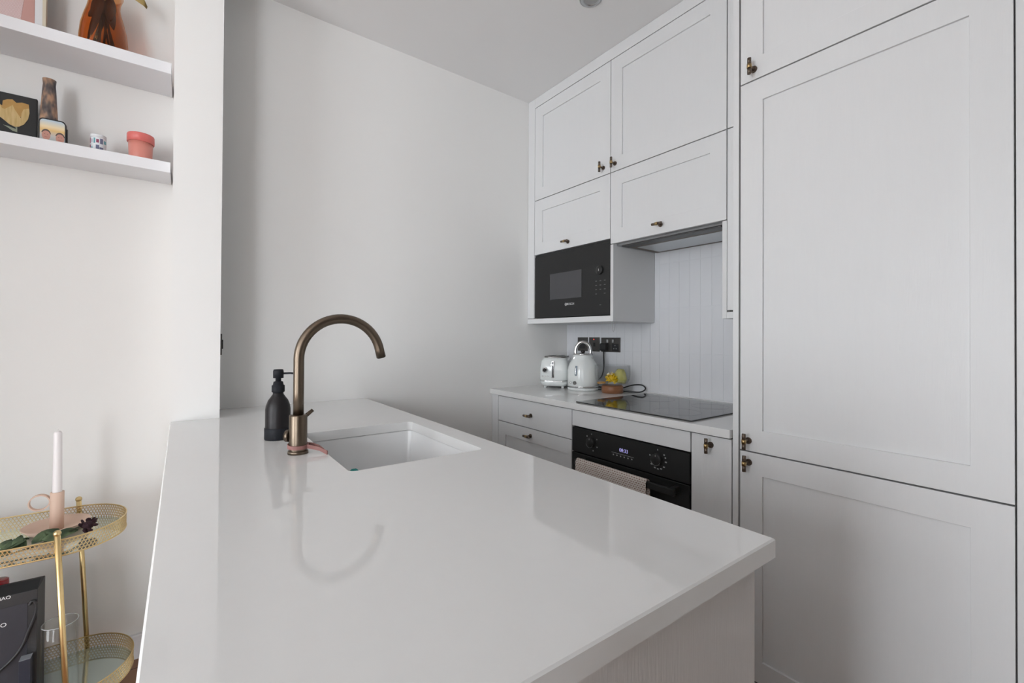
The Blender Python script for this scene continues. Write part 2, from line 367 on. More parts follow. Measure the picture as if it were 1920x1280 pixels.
# wall cabinet over the microwave
c = thing('wall_cabinet', 'white shaker wall cabinet with the built-in microwave at its foot', 'cabinet', (XU, 1.80, ZU0), 'wall cabinets')
b = MB(); shell(b, XU+0.022, XB-0.002, 1.5065, 2.1035, 1.69, RZ-0.03)
b.box(XU+0.022, XB-0.002, 2.1035-0.012, 2.1035, 1.309, 1.69).build('carcass', GAP, c)
MB().box(XU, XB-0.002, 1.4868, 1.5045, ZU0, 1.659, 0.0006).box(XU+0.021, XB-0.002, 1.4868, 1.5045, 1.659, RZ-0.03).build('side_panel', CARC, c)
MB().box(XU, XB-0.002, 1.5047, RY1-0.002, ZU0, 1.306, 0.0008).build('bottom_board', DOORM, c)
MB().box(XU, XU+0.02, 2.1052, RY1-0.002, 1.3085, RZ-0.001, 0.0008).build('filler_strip', DOORM, c)
d1 = shaker(c, XU, 1.5065, 2.1035, ZU1, ZTOP); handle(d1, XU, 1.5533, 2.0572)
d2 = shaker(c, XU, 1.5065, 2.1035, 1.689, ZU1); handle(d2, XU, 1.8105, 1.7254, True)
# wall cabinet over the hob
c = thing('wall_cabinet', 'white shaker wall cabinet above the extractor hood and hob', 'cabinet', (XU, 1.21, 1.662), 'wall cabinets')
shell(MB(), XU+0.022, XB-0.002, 0.9135, 1.4855, 1.669, RZ-0.03).build('carcass', GAP, c)
d1 = shaker(c, XU, 0.9125, 1.5065, ZU1, ZTOP); handle(d1, XU, 1.4767, 2.0567)
d2 = shaker(c, XU, 0.9125, 1.5065, 1.661, ZU1); handle(d2, XU, 1.214, 1.702, True)
# narrow wall cabinet beside the tall unit
c = thing('wall_cabinet', 'narrow white wall cabinet squeezed against the tall unit', 'cabinet', (XU, 0.84, ZU0), 'wall cabinets')
b = MB(); shell(b, XU+0.022, XB-0.002, 0.7555, 0.9115, 1.30, RZ-0.03).build('carcass', GAP, c)
MB().box(XU, XB-0.002, 0.9122, 0.9308, 1.274, 1.659, 0.0006).build('side_panel', CARC, c)
MB().box(XU, XB-0.002, 0.7555, 0.9120, 1.274, 1.2995, 0.0006).build('bottom_board', DOORM, c)
shaker(c, XU, 0.7560, 0.9125, ZU1, ZTOP, flat=True); shaker(c, XU, 0.7560, 0.9125, 1.304, ZU1, flat=True)
# scribe strip under the ceiling
tag(MB().box(XU, XU+0.02, 0.7555, 2.1045, ZTOP+0.002, RZ-0.001, 0.0008).build('cornice_strip', DOORM), 'white cornice strip between the wall cabinets and the ceiling', 'trim')

# tall fridge housing
t_ = thing('tall_cabinet', 'floor to ceiling white shaker fridge housing with three doors', 'cabinet', (XT, 0.43, 0), None)
b = MB(); shell(b, XT+0.022, RX1-0.012, 0.1333, 0.7335, 0.10, RZ-0.03); b.box(XT+0.06, RX1-0.3, 0.14, 0.73, 0, 0.10); b.build('carcass', GAP, t_)
MB().box(XT-0.001, RX1-0.012, 0.7348, 0.7535, 0, RZ-0.001, 0.0008).build('side_panel', DOORM, t_)
MB().box(XT, RX1-0.012, 0.030, 0.1318, 0, RZ-0.001, 0.0008).build('filler_panel', DOORM, t_)
MB().box(XT+0.05, XT+0.06, 0.1335, 0.7340, 0.0, 0.10).build('plinth', DOORM, t_)
MB().box(XT, XT+0.02, 0.1333, 0.7310, ZTOP+0.002, RZ-0.001).build('scribe', DOORM, t_)
ZT1 = 0.836
for z0, z1, hz, hy in ((0.118, ZT1, 0.8022, 0.7019), (ZT1, 2.019, 0.8708, 0.7030), (2.019, ZTOP, 2.0527, 0.6878)):
    dd = shaker(t_, XT, 0.1325, 0.7318, z0, z1); handle(dd, XT, hy, hz)

# base units
c = thing('drawer_cabinet', 'white three-drawer base cabinet in the corner by the far wall', 'cabinet', (XT, 1.80, 0), 'base cabinets')
b = MB(); shell(b, XT+0.022, XB-0.012, 1.5055, 2.1055, 0.10, 0.866); b.box(XT+0.06, XB-0.2, 1.51, 2.10, 0, 0.10); b.build('carcass', GAP, c)
MB().box(XT, XT+0.02, 2.1065, RY1-0.002, 0.0, 0.8665, 0.0008).build('filler_strip', DOORM, c)
MB().box(XT+0.05, XT+0.06, 1.5055, 2.1060, 0, 0.10).build('plinth', DOORM, c)
d1 = shaker(c, XT, 1.5060, 2.1055, 0.722, 0.864, 'drawer', flat=True); handle(d1, XT, 1.8079, 0.7902, True)
d2 = shaker(c, XT, 1.5060, 2.1055, 0.405, 0.722, 'drawer'); handle(d2, XT, 1.8096, 0.6849, True)
d3 = shaker(c, XT, 1.5060, 2.1055, 0.105, 0.405, 'drawer'); handle(d3, XT, 1.8096, 0.368, True)
c = thing('oven_housing', 'white oven housing with a plain panel above the black oven', 'cabinet', (XT, 1.20, 0), 'base cabinets')
b = MB(); b.box(XT+0.022, XB-0.012, 0.9035, 0.9065, 0.10, 0.866).box(XT+0.022, XB-0.012, 1.5015, 1.5045, 0.10, 0.866).box(XT+0.03, XB-0.012, 0.9065, 1.5015, 0.10, 0.118).box(XT+0.022, XB-0.012, 0.9065, 1.5015, 0.84, 0.866)
b.box(XT+0.06, XB-0.2, 0.91, 1.50, 0, 0.10); b.build('carcass', GAP, c)
shaker(c, XT, 0.9040, 1.5055, 0.789, 0.864, 'panel', flat=True); shaker(c, XT, 0.9040, 1.5055, 0.105, 0.190, 'panel', flat=True)
MB().box(XT+0.05, XT+0.06, 0.9035, 1.5050, 0, 0.10).build('plinth', DOORM, c)
c = thing('base_cabinet', 'narrow white base cabinet between the oven and the tall unit', 'cabinet', (XT, 0.83, 0), 'base cabinets')
b = MB(); shell(b, XT+0.022, XB-0.012, 0.7555, 0.9025, 0.10, 0.866); b.box(XT+0.06, XB-0.2, 0.76, 0.90, 0, 0.10); b.build('carcass', GAP, c)
dd = shaker(c, XT, 0.7555, 0.9035, 0.105, 0.864, flat=True); handle(dd, XT, 0.8295, 0.8323)
MB().box(XT+0.05, XT+0.06, 0.7555, 0.9030, 0, 0.10).build('plinth', DOORM, c)
tag(MB().box(XW, XB, 0.7557, RY1-0.001, WT-0.0285, WT, 0.002, 2).build('worktop', QUARTZ), 'white quartz worktop running along the splashback, carrying the black hob', 'worktop')

# ------------------------------------------------------------------ island
XI0, XI1, YI0, YI1 = -0.029, 0.7237, 0.3082, RY1-0.001
SX0, SX1, SY0, SY1 = 0.303, 0.655, 1.012, 1.487
def worktop_island():
    bm = bmesh.new(); z0, z1, ch = WT-0.0285, WT, 0.0025
    # rests against the stub wall: the outline steps round it
    out = [(XI0, YI0), (XI1, YI0), (XI1, YI1), (XP1+0.0008, YI1), (XP1+0.0008, YP-0.0008), (XI0, YP-0.0008)]
    ins = [(XI0+ch, YI0+ch), (XI1-ch, YI0+ch), (XI1-ch, YI1), (XP1+0.0008, YI1), (XP1+0.0008, YP-0.0008), (XI0+ch, YP-0.0008)]
    hole = [(p[0], p[1]) for p in rrect(SX0, SX1, SY0, SY1, 0.016, 0)]
    V = lambda pts, z: [bm.verts.new((x, y, z)) for x, y in pts]
    ol, om, ot = V(out, z0), V(out, z1-ch), V(ins, z1)
    hl, ht = V(hole, z0), V(hole, z1)
    def wall(A, B):
        n = len(A)
        for j in range(n): bm.faces.new((A[j], A[(j+1) % n], B[(j+1) % n], B[j]))
    wall(ol, om); wall(om, ot); wall(ht, hl)
    for O, H in ((ot, ht), (ol, hl)):
        es = []
        for L in (O, H):
            for j in range(len(L)):
                e = bm.edges.get((L[j], L[(j+1) % len(L)])); es.append(e or bm.edges.new((L[j], L[(j+1) % len(L)])))
        bmesh.ops.triangle_fill(bm, edges=es, use_beauty=True)
    mb = MB(); mb.bm.free(); mb.bm = bm; return mb.build('island_worktop', QUARTZ)
tag(worktop_island(), 'broad white quartz island worktop with a square sink cutout', 'worktop')
c = thing('kitchen_island', 'grey grained island base below the broad worktop', 'island', (0.35, 1.2, 0))
ZB = WT-0.0290
MB().box(0.02, 0.706, 0.330, 0.350, 0, ZB, 0.0008).build('end_panel', PANELM, c)
MB().box(0.02, 0.040, 0.351, YP-0.002, 0, ZB).build('back_panel', PANELM, c)
MB().box(0.041, 0.66, 0.351, YP-0.003, 0.08, 0.098).build('bottom_board', CARC, c)
for y in (0.95, 1.55): MB().box(0.041, 0.66, y-0.009, y+0.009, 0.099, ZB-0.20).build('divider', CARC, c)
for y0, y1 in ((0.352, 0.95), (0.95, 1.55), (1.55, 2.15)):
    o = MB().box(0.684, 0.704, y0+0.002, y1-0.002, 0.10, ZB-0.006, 0.001).build('door', DOORM, c)
MB().box(0.63, 0.64, 0.351, 2.15, 0, 0.079).build('plinth', DOORM, c)

# sink
s_ = thing('kitchen_sink', 'white undermount square sink set into the island worktop', 'sink', (0.479, 1.25, 0.68))
e = 0.003; zt = WT-0.0295
rings = [rrect(SX0-0.02, SX1+0.02, SY0-0.02, SY1+0.02, 0.03, zt-0.008), rrect(SX0-0.02, SX1+0.02, SY0-0.02, SY1+0.02, 0.03, zt), rrect(SX0-e, SX1+e, SY0-e, SY1+e, 0.02, zt)]
rings += [rrect(SX0-e+0.001, SX1+e-0.001, SY0-e+0.001, SY1+e-0.001, 0.02, zt-0.004), rrect(SX0+0.004, SX1-0.004, SY0+0.004, SY1-0.004, 0.022, zt-0.150)]
rings += [rrect(SX0+0.010, SX1-0.010, SY0+0.010, SY1-0.010, 0.022, zt-0.164), rrect(SX0+0.024, SX1-0.024, SY0+0.024, SY1-0.024, 0.02, zt-0.170)]
MB().loft(rings, cap1=True, smooth=True).build('bowl', CERAM, s_)
MB().lathe([(0, 0.0012), (0.03, 0.0012), (0.042, 0.003), (0.045, 0.0)], (0.479, 1.25, zt-0.170)).build('drain', CHROME, s_)
sp = MB().box(-0.05, 0.05, -0.0275, 0.0275, 0, 0.022, 0.006, 2)
o = sp.build('sponge', TEAL); o.location = (SX0+0.006, SY0+0.032, 0.0)
o.location = (0.350, 1.038, zt-0.1695); o.rotation_euler = (0, 0, 0.0)
# stood on end in the sink corner so that its top shows at the rim
o.data.transform(Matrix.Rotation(math.pi/2, 4, 'Y')); o.data.transform(Matrix.Translation((0, 0, 0.05)))
o.location = (SX0+0.0165, SY0+0.0395, zt-0.1685)
for v in o.data.vertices:
    v.co.z *= 1.86
o['label'] = 'teal sponge stood in the near corner of the sink'; o['category'] = 'sponge'

# tap
TX, TY = 0.2435, 1.250
t = thing('kitchen_tap', 'aged brass swan-neck tap beside the sink', 'tap', (TX, TY, WT))
MB().lathe([(0, 0), (0.0245, 0), (0.0245, 0.006), (0.0225, 0.0085), (0.0215, 0.0085)], (TX, TY, WT)).build('base_ring', AGED, t)
MB().lathe([(0.0215, 0.0085), (0.0215, 0.096), (0.0205, 0.0985), (0.0125, 0.0985)], (TX, TY, WT)).build('body', AGED, t)
R, cx, cz = 0.1065, TX+0.1065, 1.1365
path = [(TX, TY, WT+0.0985), (TX, TY, 1.05), (TX, TY, cz)] + [(cx-R*math.cos(math.radians(a)), TY, cz+R*math.sin(math.radians(a))) for a in range(6, 169, 6)]
a = math.radians(168); px, pz = cx-R*math.cos(a), cz+R*math.sin(a)
path.append((px+0.0055, TY, pz-0.022))
MB().tube(path, 0.0128, 20).build('spout', AGED, t)
MB().cyl((px+0.0055, TY, pz-0.0215), (px+0.0060, TY, pz-0.0235), 0.0105, n=20).build('aerator', BPLAS, t)
MB().cyl((TX+0.016, TY+0.004, WT+0.091), (TX+0.036, TY+0.008, WT+0.106), 0.0052, 0.0048, 14).build('lever', AGED, t)
MB().cyl((TX-0.015, TY+0.012, WT+0.044), (TX-0.023, TY+0.020, WT+0.044), 0.0155, n=24).build('knob', AGED, t)
# strap round the tap foot
b = MB(); ring = []
for i in range(40):
    a = 2*math.pi*i/40; ring.append(Vector((TX+0.0228*math.cos(a), TY+0.0228*math.sin(a), WT+0.0195+0.002*math.sin(a))))
def band(mb, pts, h, th, closed=False):
    n = len(pts); V = []
    for i, p in enumerate(pts):
        tn = (pts[(i+1) % n]-pts[i-1]) if closed else (pts[min(i+1, n-1)]-pts[max(i-1, 0)])
        nn = Vector((tn.y, -tn.x, 0)).normalized()
        V.append([mb.bm.verts.new(p+nn*sx*th+Vector((0, 0, sz*h))) for sx, sz in ((0, -.5), (1, -.5), (1, .5), (0, .5))])
    for i in range(n if closed else n-1):
        A, B = V[i], V[(i+1) % n]
        for j in range(4): mb.bm.faces.new((A[j], A[(j+1) % 4], B[(j+1) % 4], B[j])).smooth = False
    if not closed:
        mb.bm.faces.new(V[0][::-1]); mb.bm.faces.new(V[-1])
band(b, ring, 0.0095, 0.0022, True)
band(b, [Vector(q) for q in ((TX+0.018, TY-0.0150, WT+0.018), (TX+0.032, TY-0.022, WT+0.015), (TX+0.046, TY-0.034, WT+0.0115), (TX+0.054, TY-0.046, WT+0.007), (TX+0.058, TY-0.060, WT+0.0055))], 0.0095, 0.0025)
band(b, [Vector(q) for q in ((TX+0.0215, TY+0.008, WT+0.020), (TX+0.036, TY-0.004, WT+0.019), (TX+0.048, TY-0.022, WT+0.014), (TX+0.0535, TY-0.040, WT+0.009))], 0.008, 0.0025)
tag(b.build('silicone_strap', PINKS), 'dusty pink strap looped round the foot of the tap', 'strap')

# soap dispenser
BX, BY = 0.2300, 1.462
t = thing('soap_dispenser', 'black pump bottle of hand soap behind the tap', 'soap dispenser', (BX, BY, WT))
bo = MB().lathe([(0, 0.001), (0.033, 0.001), (0.0335, 0.02), (0.0335, 0.086), (0.0315, 0.098), (0.0265, 0.112), (0.0195, 0.122), (0.0142, 0.130), (0.0135, 0.138), (0, 0.138)], (BX, BY, WT)).build('bottle', SOAPG, t)
MB().lathe([(0, 0), (0.0345, 0), (0.0352, 0.003), (0.0352, 0.032), (0.0346, 0.0335), (0.0335, 0.0335)], (BX, BY, WT)).build('sleeve', SOAPS, bo)
MB().lathe([(0.0135, 0.134), (0.0172, 0.137), (0.0172, 0.155), (0.014, 0.157), (0.0125, 0.166), (0.009, 0.167), (0.0075, 0.168)], (BX, BY, WT)).build('collar', SOAPS, t)
MB().lathe([(0.0075, 0.164), (0.0075, 0.176), (0.0138, 0.177), (0.0140, 0.196), (0.0125, 0.2015), (0, 0.2020)], (BX, BY, WT)).build('pump_head', SOAPS, t)
MB().tube([(BX+0.012, BY-0.004, WT+0.190), (BX+0.03, BY-0.012, WT+0.1905), (BX+0.045, BY-0.019, WT+0.189), (BX+0.055, BY-0.024, WT+0.185)], 0.0028, 10).build('nozzle', SOAPS, t)

# dark switch on the side of the stub wall
t = thing('light_switch', 'dark metal light switch on the stub wall edge, seen edge-on', 'light switch', (XP1, 1.985, 1.125))
bp_ = MB().box(XP1+0.0003, XP1+0.0055, 1.952, 2.030, 1.124, 1.202, 0.0015).build('plate', SOCKETM, t)
MB().box(XP1+0.0055, XP1+0.0105, 1.978, 2.004, 1.146, 1.180, 0.001).build('rocker', BPLAS, bp_)

# ------------------------------------------------------------------ appliances
# microwave
c = thing('microwave', 'black built-in microwave under the left wall cabinet', 'microwave', (XU, 1.80, 1.309))
y0, y1, z0, z1 = 1.5085, 2.0995, 1.3090, 1.6865
b = MB().box(XU+0.024, XU+0.30, y0+0.02, y1-0.02, z0+0.004, z1-0.01).build('body', BPLAS, c)
f = bevel_mod(MB().box(XU+0.002, XU+0.022, y0, y1, z0+0.001, z1-0.012).build('door', BGLASS2, c), 0.0012)
MB().box(XU+0.0012, XU+0.003, 1.7066, 1.9605, 1.4118, 1.5605, 0.0003).build('window', WINDOWM, f)
MB().box(XU+0.006, XU+0.02, y0, y1, z1-0.011, z1, 0.001).build('vent_rail', BGLASS2, c)
kb = MB().lathe([(0.023, 0), (0.022, 0.010), (0.020, 0.012), (0, 0.012)], (XU+0.002, 1.5745, 1.541), 28, ax='-X').build('knob', BGLASS2, c)
MB().box(XU-0.0105, XU-0.0098, 1.5735, 1.5755, 1.535, 1.547).build('pointer', PRINTW, kb)
for yy, zz in [(1.6015, 1.4865), (1.5725, 1.4865), (1.5430, 1.4865), (1.6015, 1.4645), (1.5725, 1.4645), (1.5430, 1.4645), (1.6015, 1.4425), (1.5725, 1.4425), (1.5430, 1.4425), (1.6015, 1.4205), (1.5430, 1.4205), (1.5725, 1.3630)]:
    MB().box(XU+0.0014, XU+0.0021, yy-0.0055, yy+0.0055, zz-0.0022, zz+0.0022).build('button', PRINTD, f)
text_obj('BOSCH', 0.0175, PRINTW, f, (XU+0.0015, 1.7905, 1.3795), FACE_X)
em = MB()
em.tube([(XU+0.0016, 1.8275+0.0075*math.cos(a*math.pi/12), 1.3795+0.0075*math.sin(a*math.pi/12)) for a in range(24)], 0.0008, 6, closed=True)
em.box(XU+0.0012, XU+0.0020, 1.8235, 1.8249, 1.3745, 1.3845).box(XU+0.0012, XU+0.0020, 1.8301, 1.8315, 1.3745, 1.3845).box(XU+0.0012, XU+0.0020, 1.8235, 1.8315, 1.3790, 1.3800)
em.build('emblem', PRINTW, f)
# extractor hood
c = thing('extractor_hood', 'slim steel extractor hood tucked below the wall cabinet over the hob', 'extractor hood', (1.89, 1.21, 1.64))
y0, y1 = 0.9325, 1.4855
MB().box(XU+0.025, XB-0.004, y0, y1, 1.6525, 1.668, 0.001).build('housing', STEEL, c)
MB().box(XU+0.03, XU+0.085, y0+0.02, y1-0.025, 1.646, 1.6525, 0.001).build('front_rail', mat('dark_grey_metal', (0.09, 0.09, 0.09), 0.4, metal=0.6), c)
MB().box(XU+0.09, XB-0.012, y0+0.01, y1-0.02, 1.6495, 1.6525).build('filter_frame', BRONZE, c)
MB().box(XU+0.115, XB-0.040, y0+0.03, y1-0.055, 1.6480, 1.6495).build('filter_panel', mat('satin_aluminium', (0.55, 0.57, 0.58), 0.35, metal=0.9), c)
# clip hanging under the microwave cabinet
MB_ = MB().tube([(1.78, 1.5479, ZU0-0.0005), (1.78, 1.545, 1.258), (1.78, 1.541, 1.232), (1.78, 1.537, 1.226), (1.78, 1.533, 1.232), (1.78, 1.528, 1.258), (1.78, 1.5268, ZU0-0.0005)], 0.0016, 8)
tag(MB_.build('cup_hook', mat('clear_plastic', (0.55, 0.55, 0.55), 0.2)), 'thin looped hook hanging under the microwave cabinet', 'hook')
# hob
c = thing('induction_hob', 'black glass induction hob let into the worktop', 'hob', (1.71, 1.20, WT))
MB().box(1.469, 1.985, 0.9085, 1.4895, WT+0.0003, WT+0.0055, 0.0015, 2).build('glass_top', mat('black_ceramic_glass', (0.018, 0.018, 0.018), 0.05, spec=0.9), c)
for yy, xx, rr in ((1.05, 1.60, 0.09), (1.05, 1.84, 0.075), (1.34, 1.60, 0.075), (1.34, 1.84, 0.10)):
    MB().tube([(xx+rr*math.cos(a*math.pi/24), yy+rr*math.sin(a*math.pi/24), WT+0.0053) for a in range(48)], 0.0004, 4, closed=True).build('zone_ring', GAP, c)
# oven
c = thing('built_in_oven', 'black built-in oven below the hob, lit clock in its fascia', 'oven', (XT, 1.205, 0.19))
y0, y1 = 0.9070, 1.5010
MB().box(XT+0.024, XB-0.08, y0+0.015, y1-0.015, 0.195, 0.780).build('body', BPLAS, c)
fa = bevel_mod(MB().box(XT-0.002, XT+0.022, y0, y1, 0.676, 0.7855).build('fascia', BGLASS2, c), 0.001)
dr = bevel_mod(MB().box(XT-0.002, XT+0.022, y0, y1, 0.196, 0.671).build('door', BGLASS, c), 0.0015)
XF = XT-0.002
def knob(y, z, marks):
    k = MB().lathe([(0.024, 0), (0.0225, 0.013), (0.0205, 0.015), (0, 0.015)], (XF, y, z), 28, ax='-X').build('knob', BGLASS2, c)
    MB().tube([(XF-0.0152, y+0.0212*math.cos(a), z+0.0212*math.sin(a)) for a in [math.radians(200+i*10) for i in range(15)]], 0.0005, 5).build('rim', PRINTG, k)
    MB().box(XF-0.0158, XF-0.0150, y-0.001, y+0.001, z+0.012, z+0.019).build('pointer', PRINTG, k)
    for a, s in marks:
        yy, zz = y-0.036*math.sin(math.radians(a)), z+0.036*math.cos(math.radians(a))
        MB().box(XF-0.0005, XF+0.0004, yy-s, yy+s, zz-0.0025, zz+0.0025).build('mark', PRINTG, fa)
knob(1.3800, 0.7345, [(0, .002), (-50, .003), (60, .002), (115, .003), (165, .003)])
knob(1.0400, 0.7360, [(0, .002), (-75, .003), (-130, .004), (-160, .004), (178, .004), (155, .004), (130, .004), (95, .004), (70, .003), (52, .003)])
text_obj('08:33', 0.0205, DISPL, fa, (XF-0.0006, 1.2020, 0.7335), FACE_X, 'clock_digits')
MB().box(XF-0.0007, XF+0.0003, 1.151, 1.266, 0.7165, 0.7178).build('rule', PRINTG, fa)
for i in range(6): MB().box(XF-0.0006, XF+0.0003, 1.158+i*0.019, 1.164+i*0.019, 0.706, 0.711).build('button', PRINTG, fa)
hd = MB().box(XT-0.058, XT-0.044, 0.935, 1.432, 0.635, 0.660, 0.003).build('handle', BGLASS2, dr)
for yy in (0.945, 1.405): MB().box(XT-0.044, XF, yy, yy+0.02, 0.637, 0.658, 0.002).build('handle_post', BGLASS2, c)
# tea towel over the oven handle
def towel():
    sec = []            # cross-section (x, z), front hem -> over the bar -> back hem
    zf, zb, xf_, xb_ = 0.33, 0.40, XT-0.0620, XT-0.0400
    for i in range(9): sec.append((xf_-0.002*math.sin(i), zf+(0.650-zf)*i/8))
    xm, rr = (xf_+xb_)/2, (xb_-xf_)/2
    for i in range(1, 8):
        a = math.pi-math.pi*i/8; sec.append((xm+rr*math.cos(a), 0.655+0.0105*math.sin(a)))
    for i in range(7): sec.append((xb_, 0.650-(0.650-zb)*i/6))
    bm = bmesh.new(); uvl = bm.loops.layers.uv.new('UVMap'); n = 24; L = [0]
    for p, q in zip(sec[:-1], sec[1:]): L.append(L[-1]+math.dist(p, q))
    V = []
    for k in range(n+1):
        y = 1.0480+(1.416-1.0480)*k/n; row = []
        for i, (x, z) in enumerate(sec):
            wob = 0.003*math.sin(k*0.9+i*0.2)*max(0, (0.64-z))*4
            yy = y + (0.018*(k/n-0.5)*(0.65-z) if i < 9 else -0.03*(0.65-z)*(1-k/n))
            row.append(bm.verts.new((min(x+(wob if i < 9 else 0), XT-0.007), yy, z)))
        V.append(row)
    for k in range(n):
        for i in range(len(sec)-1):
            f = bm.faces.new((V[k][i], V[k+1][i], V[k+1][i+1], V[k][i+1])); f.smooth = True
            for lp, (a, bq) in zip(f.loops, ((k, i), (k+1, i), (k+1, i+1), (k, i+1))): lp[uvl].uv = (a*0.368/n, L[bq])
    mb = MB(); mb.bm.free(); mb.bm = bm; o = mb.build('tea_towel', waffle_mat(), recalc=True)
    so = o.modifiers.new('thickness', 'SOLIDIFY'); so.thickness = 0.003; so.offset = 0; return o
tag(towel(), 'beige waffle tea towel hung over the oven handle', 'towel')

# sockets on the splashback
XS = XB-0.0005
def plate(y0, y1, z0, z1, name, label, cat):
    t = thing(name, label, cat, (XS, (y0+y1)/2, z0)); pl = MB().box(XS-0.006, XS-0.0004, y0, y1, z0, z1, 0.0015).build('plate', SOCKETM, t); return t, pl
t, pl = plate(1.9790, 2.0640, 1.110, 1.196, 'wall_socket', 'gunmetal single socket half hidden behind the kettle handle', 'socket')
MB().box(XS-0.0075, XS-0.006, 2.0000, 2.0440, 1.125, 1.165, 0.0005).build('insert', BPLAS, pl)
t, pl = plate(1.8790, 1.9650, 1.110, 1.1965, 'fused_switch', 'gunmetal switch plate with a red neon light', 'switch')
MB().box(XS-0.0095, XS-0.006, 1.9135, 1.9275, 1.140, 1.164, 0.001).build('rocker', BPLAS, t)
MB().box(XS-0.0075, XS-0.006, 1.9195, 1.9275, 1.181, 1.187, 0.0005).build('neon', RED_LED, t)
t, pl = plate(1.7190, 1.8640, 1.110, 1.1955, 'double_socket', 'gunmetal double socket with the kettle plug in it', 'socket')
for yy in (1.7540, 1.8290):
    MB().box(XS-0.0080, XS-0.006, yy-0.024, yy+0.024, 1.117, 1.160, 0.0008).build('insert', BPLAS, pl)
for yy in (1.7700, 1.8130):
    MB().box(XS-0.0105, XS-0.006, yy-0.006, yy+0.006, 1.166, 1.184, 0.001).build('rocker', STEEL, pl)
# white pin marks on the free outlet
for dy, dz in ((0, 0.012), (-0.009, -0.006), (0.009, -0.006)):
    MB().box(XS-0.0086, XS-0.0080, 1.7540+dy-0.003, 1.7540+dy+0.003, 1.137+dz-0.003, 1.137+dz+0.003).build('pin_hole', PRINTG, pl)

# kettle
KX, KY = 1.860, 1.830
vd = Vector((-KX, -KY, 0)).normalized(); sd = Vector((-vd.y, vd.x, 0))        # towards the viewer's side / sideways
t = thing('electric_kettle', 'pale white retro dome kettle with chrome handle', 'kettle', (KX, KY, WT))
prof = [(0.085, 0.026), (0.0885, 0.030), (0.0885, 0.07), (0.0875, 0.110), (0.0840, 0.133), (0.0765, 0.153), (0.0665, 0.168), (0.0595, 0.182), (0.0565, 0.199), (0.053, 0.2015)]
bd = MB().lathe(prof, (KX, KY, WT), 48).build('body', ENAMEL, t)
MB().lathe([(0, 0), (0.084, 0), (0.088, 0.004), (0.0885, 0.014), (0.085, 0.0155)], (KX, KY, WT), 48).build('base', ENAMEL, t)
MB().lathe([(0.0835, 0.0155), (0.0835, 0.020), (0.0888, 0.0205), (0.0890, 0.0258), (0.085, 0.0265)], (KX, KY, WT), 48).build('base_ring', CHROME, t)
MB().lathe([(0.057, 0.2005), (0.0590, 0.203), (0.057, 0.2065), (0.03, 0.210), (0, 0.211)], (KX, KY, WT), 40).build('lid', CHROME, t)
C = Vector((KX, KY, WT))
hp = [C+sd*(0.043*math.cos(a))+Vector((0, 0, 0.218+0.056*math.sin(a))) for a in [math.radians(-14+i*208/26) for i in range(27)]]
hb = MB(); 
V = []
for i, p in enumerate(hp):
    tn = (hp[min(i+1, 26)]-hp[max(i-1, 0)]).normalized(); nn = vd.cross(tn)
    V.append([p+vd*a*0.014+nn*b_*0.0095 for a, b_ in ((-1, -.6), (-.6, -1), (.6, -1), (1, -.6), (1, .6), (.6, 1), (-.6, 1), (-1, .6))])
hb.loft(V, True, True, smooth=True).build('handle', CHROME, t)
MB().sphere(C+Vector((0, 0, 0.219)), 0.012, (1, 1, 0.8)).build('lid_knob', BPLAS, t)
for s in (-1, 1): MB().cyl(C+sd*s*0.043+Vector((0, 0, 0.180))+vd*0.006, C+sd*s*0.043+Vector((0, 0, 0.180))+vd*0.034, 0.011, 0.010, 16).build('hinge', CHROME, t)
def on_body(ang, z, out=0.0):
    for (r0, z0), (r1, z1) in zip(prof[:-1], prof[1:]):
        if z0 <= z <= z1: r = r0+(r1-r0)*(z-z0)/(z1-z0)
    dr_ = (vd*math.cos(ang)+sd*math.sin(ang)); return C+dr_*(r+out)+Vector((0, 0, z))
sgn = 1 if (sd.dot(_r) < 0) else -1                # towards the left of the picture
gp = [on_body(sgn*0.46, 0.085+i*0.006, -0.0015) for i in range(10)]
gz = MB().tube(gp, [0.006]+[0.0075]*8+[0.006], 10).build('gauge', mat('smoky_gauge', (0.30, 0.36, 0.42), 0.15), t)
MB().tube([on_body(sgn*0.46, 0.091+i*0.005, 0.0045) for i in range(9)], 0.0022, 8).build('gauge_tube', CHROME, gz)
MB().cyl(on_body(sgn*0.52, 0.045, -0.004), on_body(sgn*0.52, 0.045, 0.006), 0.0115, 0.0105, 20).build('switch_bezel', CHROME, t)
MB().sphere(on_body(sgn*0.80, 0.045, 0.004), 0.0075, (1, 1, 0.8)).build('switch_lever', CHROME, t)
MB().tube([C-vd*0.060+Vector((0, 0, 0.13)), C-vd*0.088+Vector((0, 0, 0.158)), C-vd*0.102+Vector((0, 0, 0.178))], [0.024, 0.016, 0.011], 14).build('spout', ENAMEL, t)

# toaster (face with lever looks towards the island), authored in its own axes
t = thing('toaster', 'pale white retro toaster in the corner behind the kettle', 'toaster', (1.843, 2.034, WT), rotz=math.radians(36), local=True)
def tr_ring(hx, hy, r, z, x0=0): return rrect(x0-hx, x0+hx, -hy, hy, r, z, 7)
MB().loft([tr_ring(.108, .080, .035, .045), tr_ring(.114, .086, .04, .052), tr_ring(.113, .085, .04, .12), tr_ring(.106, .079, .04, .158), tr_ring(.094, .068, .035, .176), tr_ring(.080, .056, .03, .181)], True, True, smooth=True).build('body', ENAMEL, t)
MB().loft([tr_ring(.113, .085, .04, .039), tr_ring(.116, .088, .042, .041), tr_ring(.116, .088, .042, .0445), tr_ring(.112, .084, .04, .0465)], True, True, smooth=True).build('chrome_band', CHROME, t)
MB().loft([tr_ring(.098, .070, .035, .012), tr_ring(.108, .080, .04, .020), tr_ring(.113, .085, .042, .034), tr_ring(.113, .085, .042, .040)], True, True, smooth=True).build('base', ENAMEL, t)
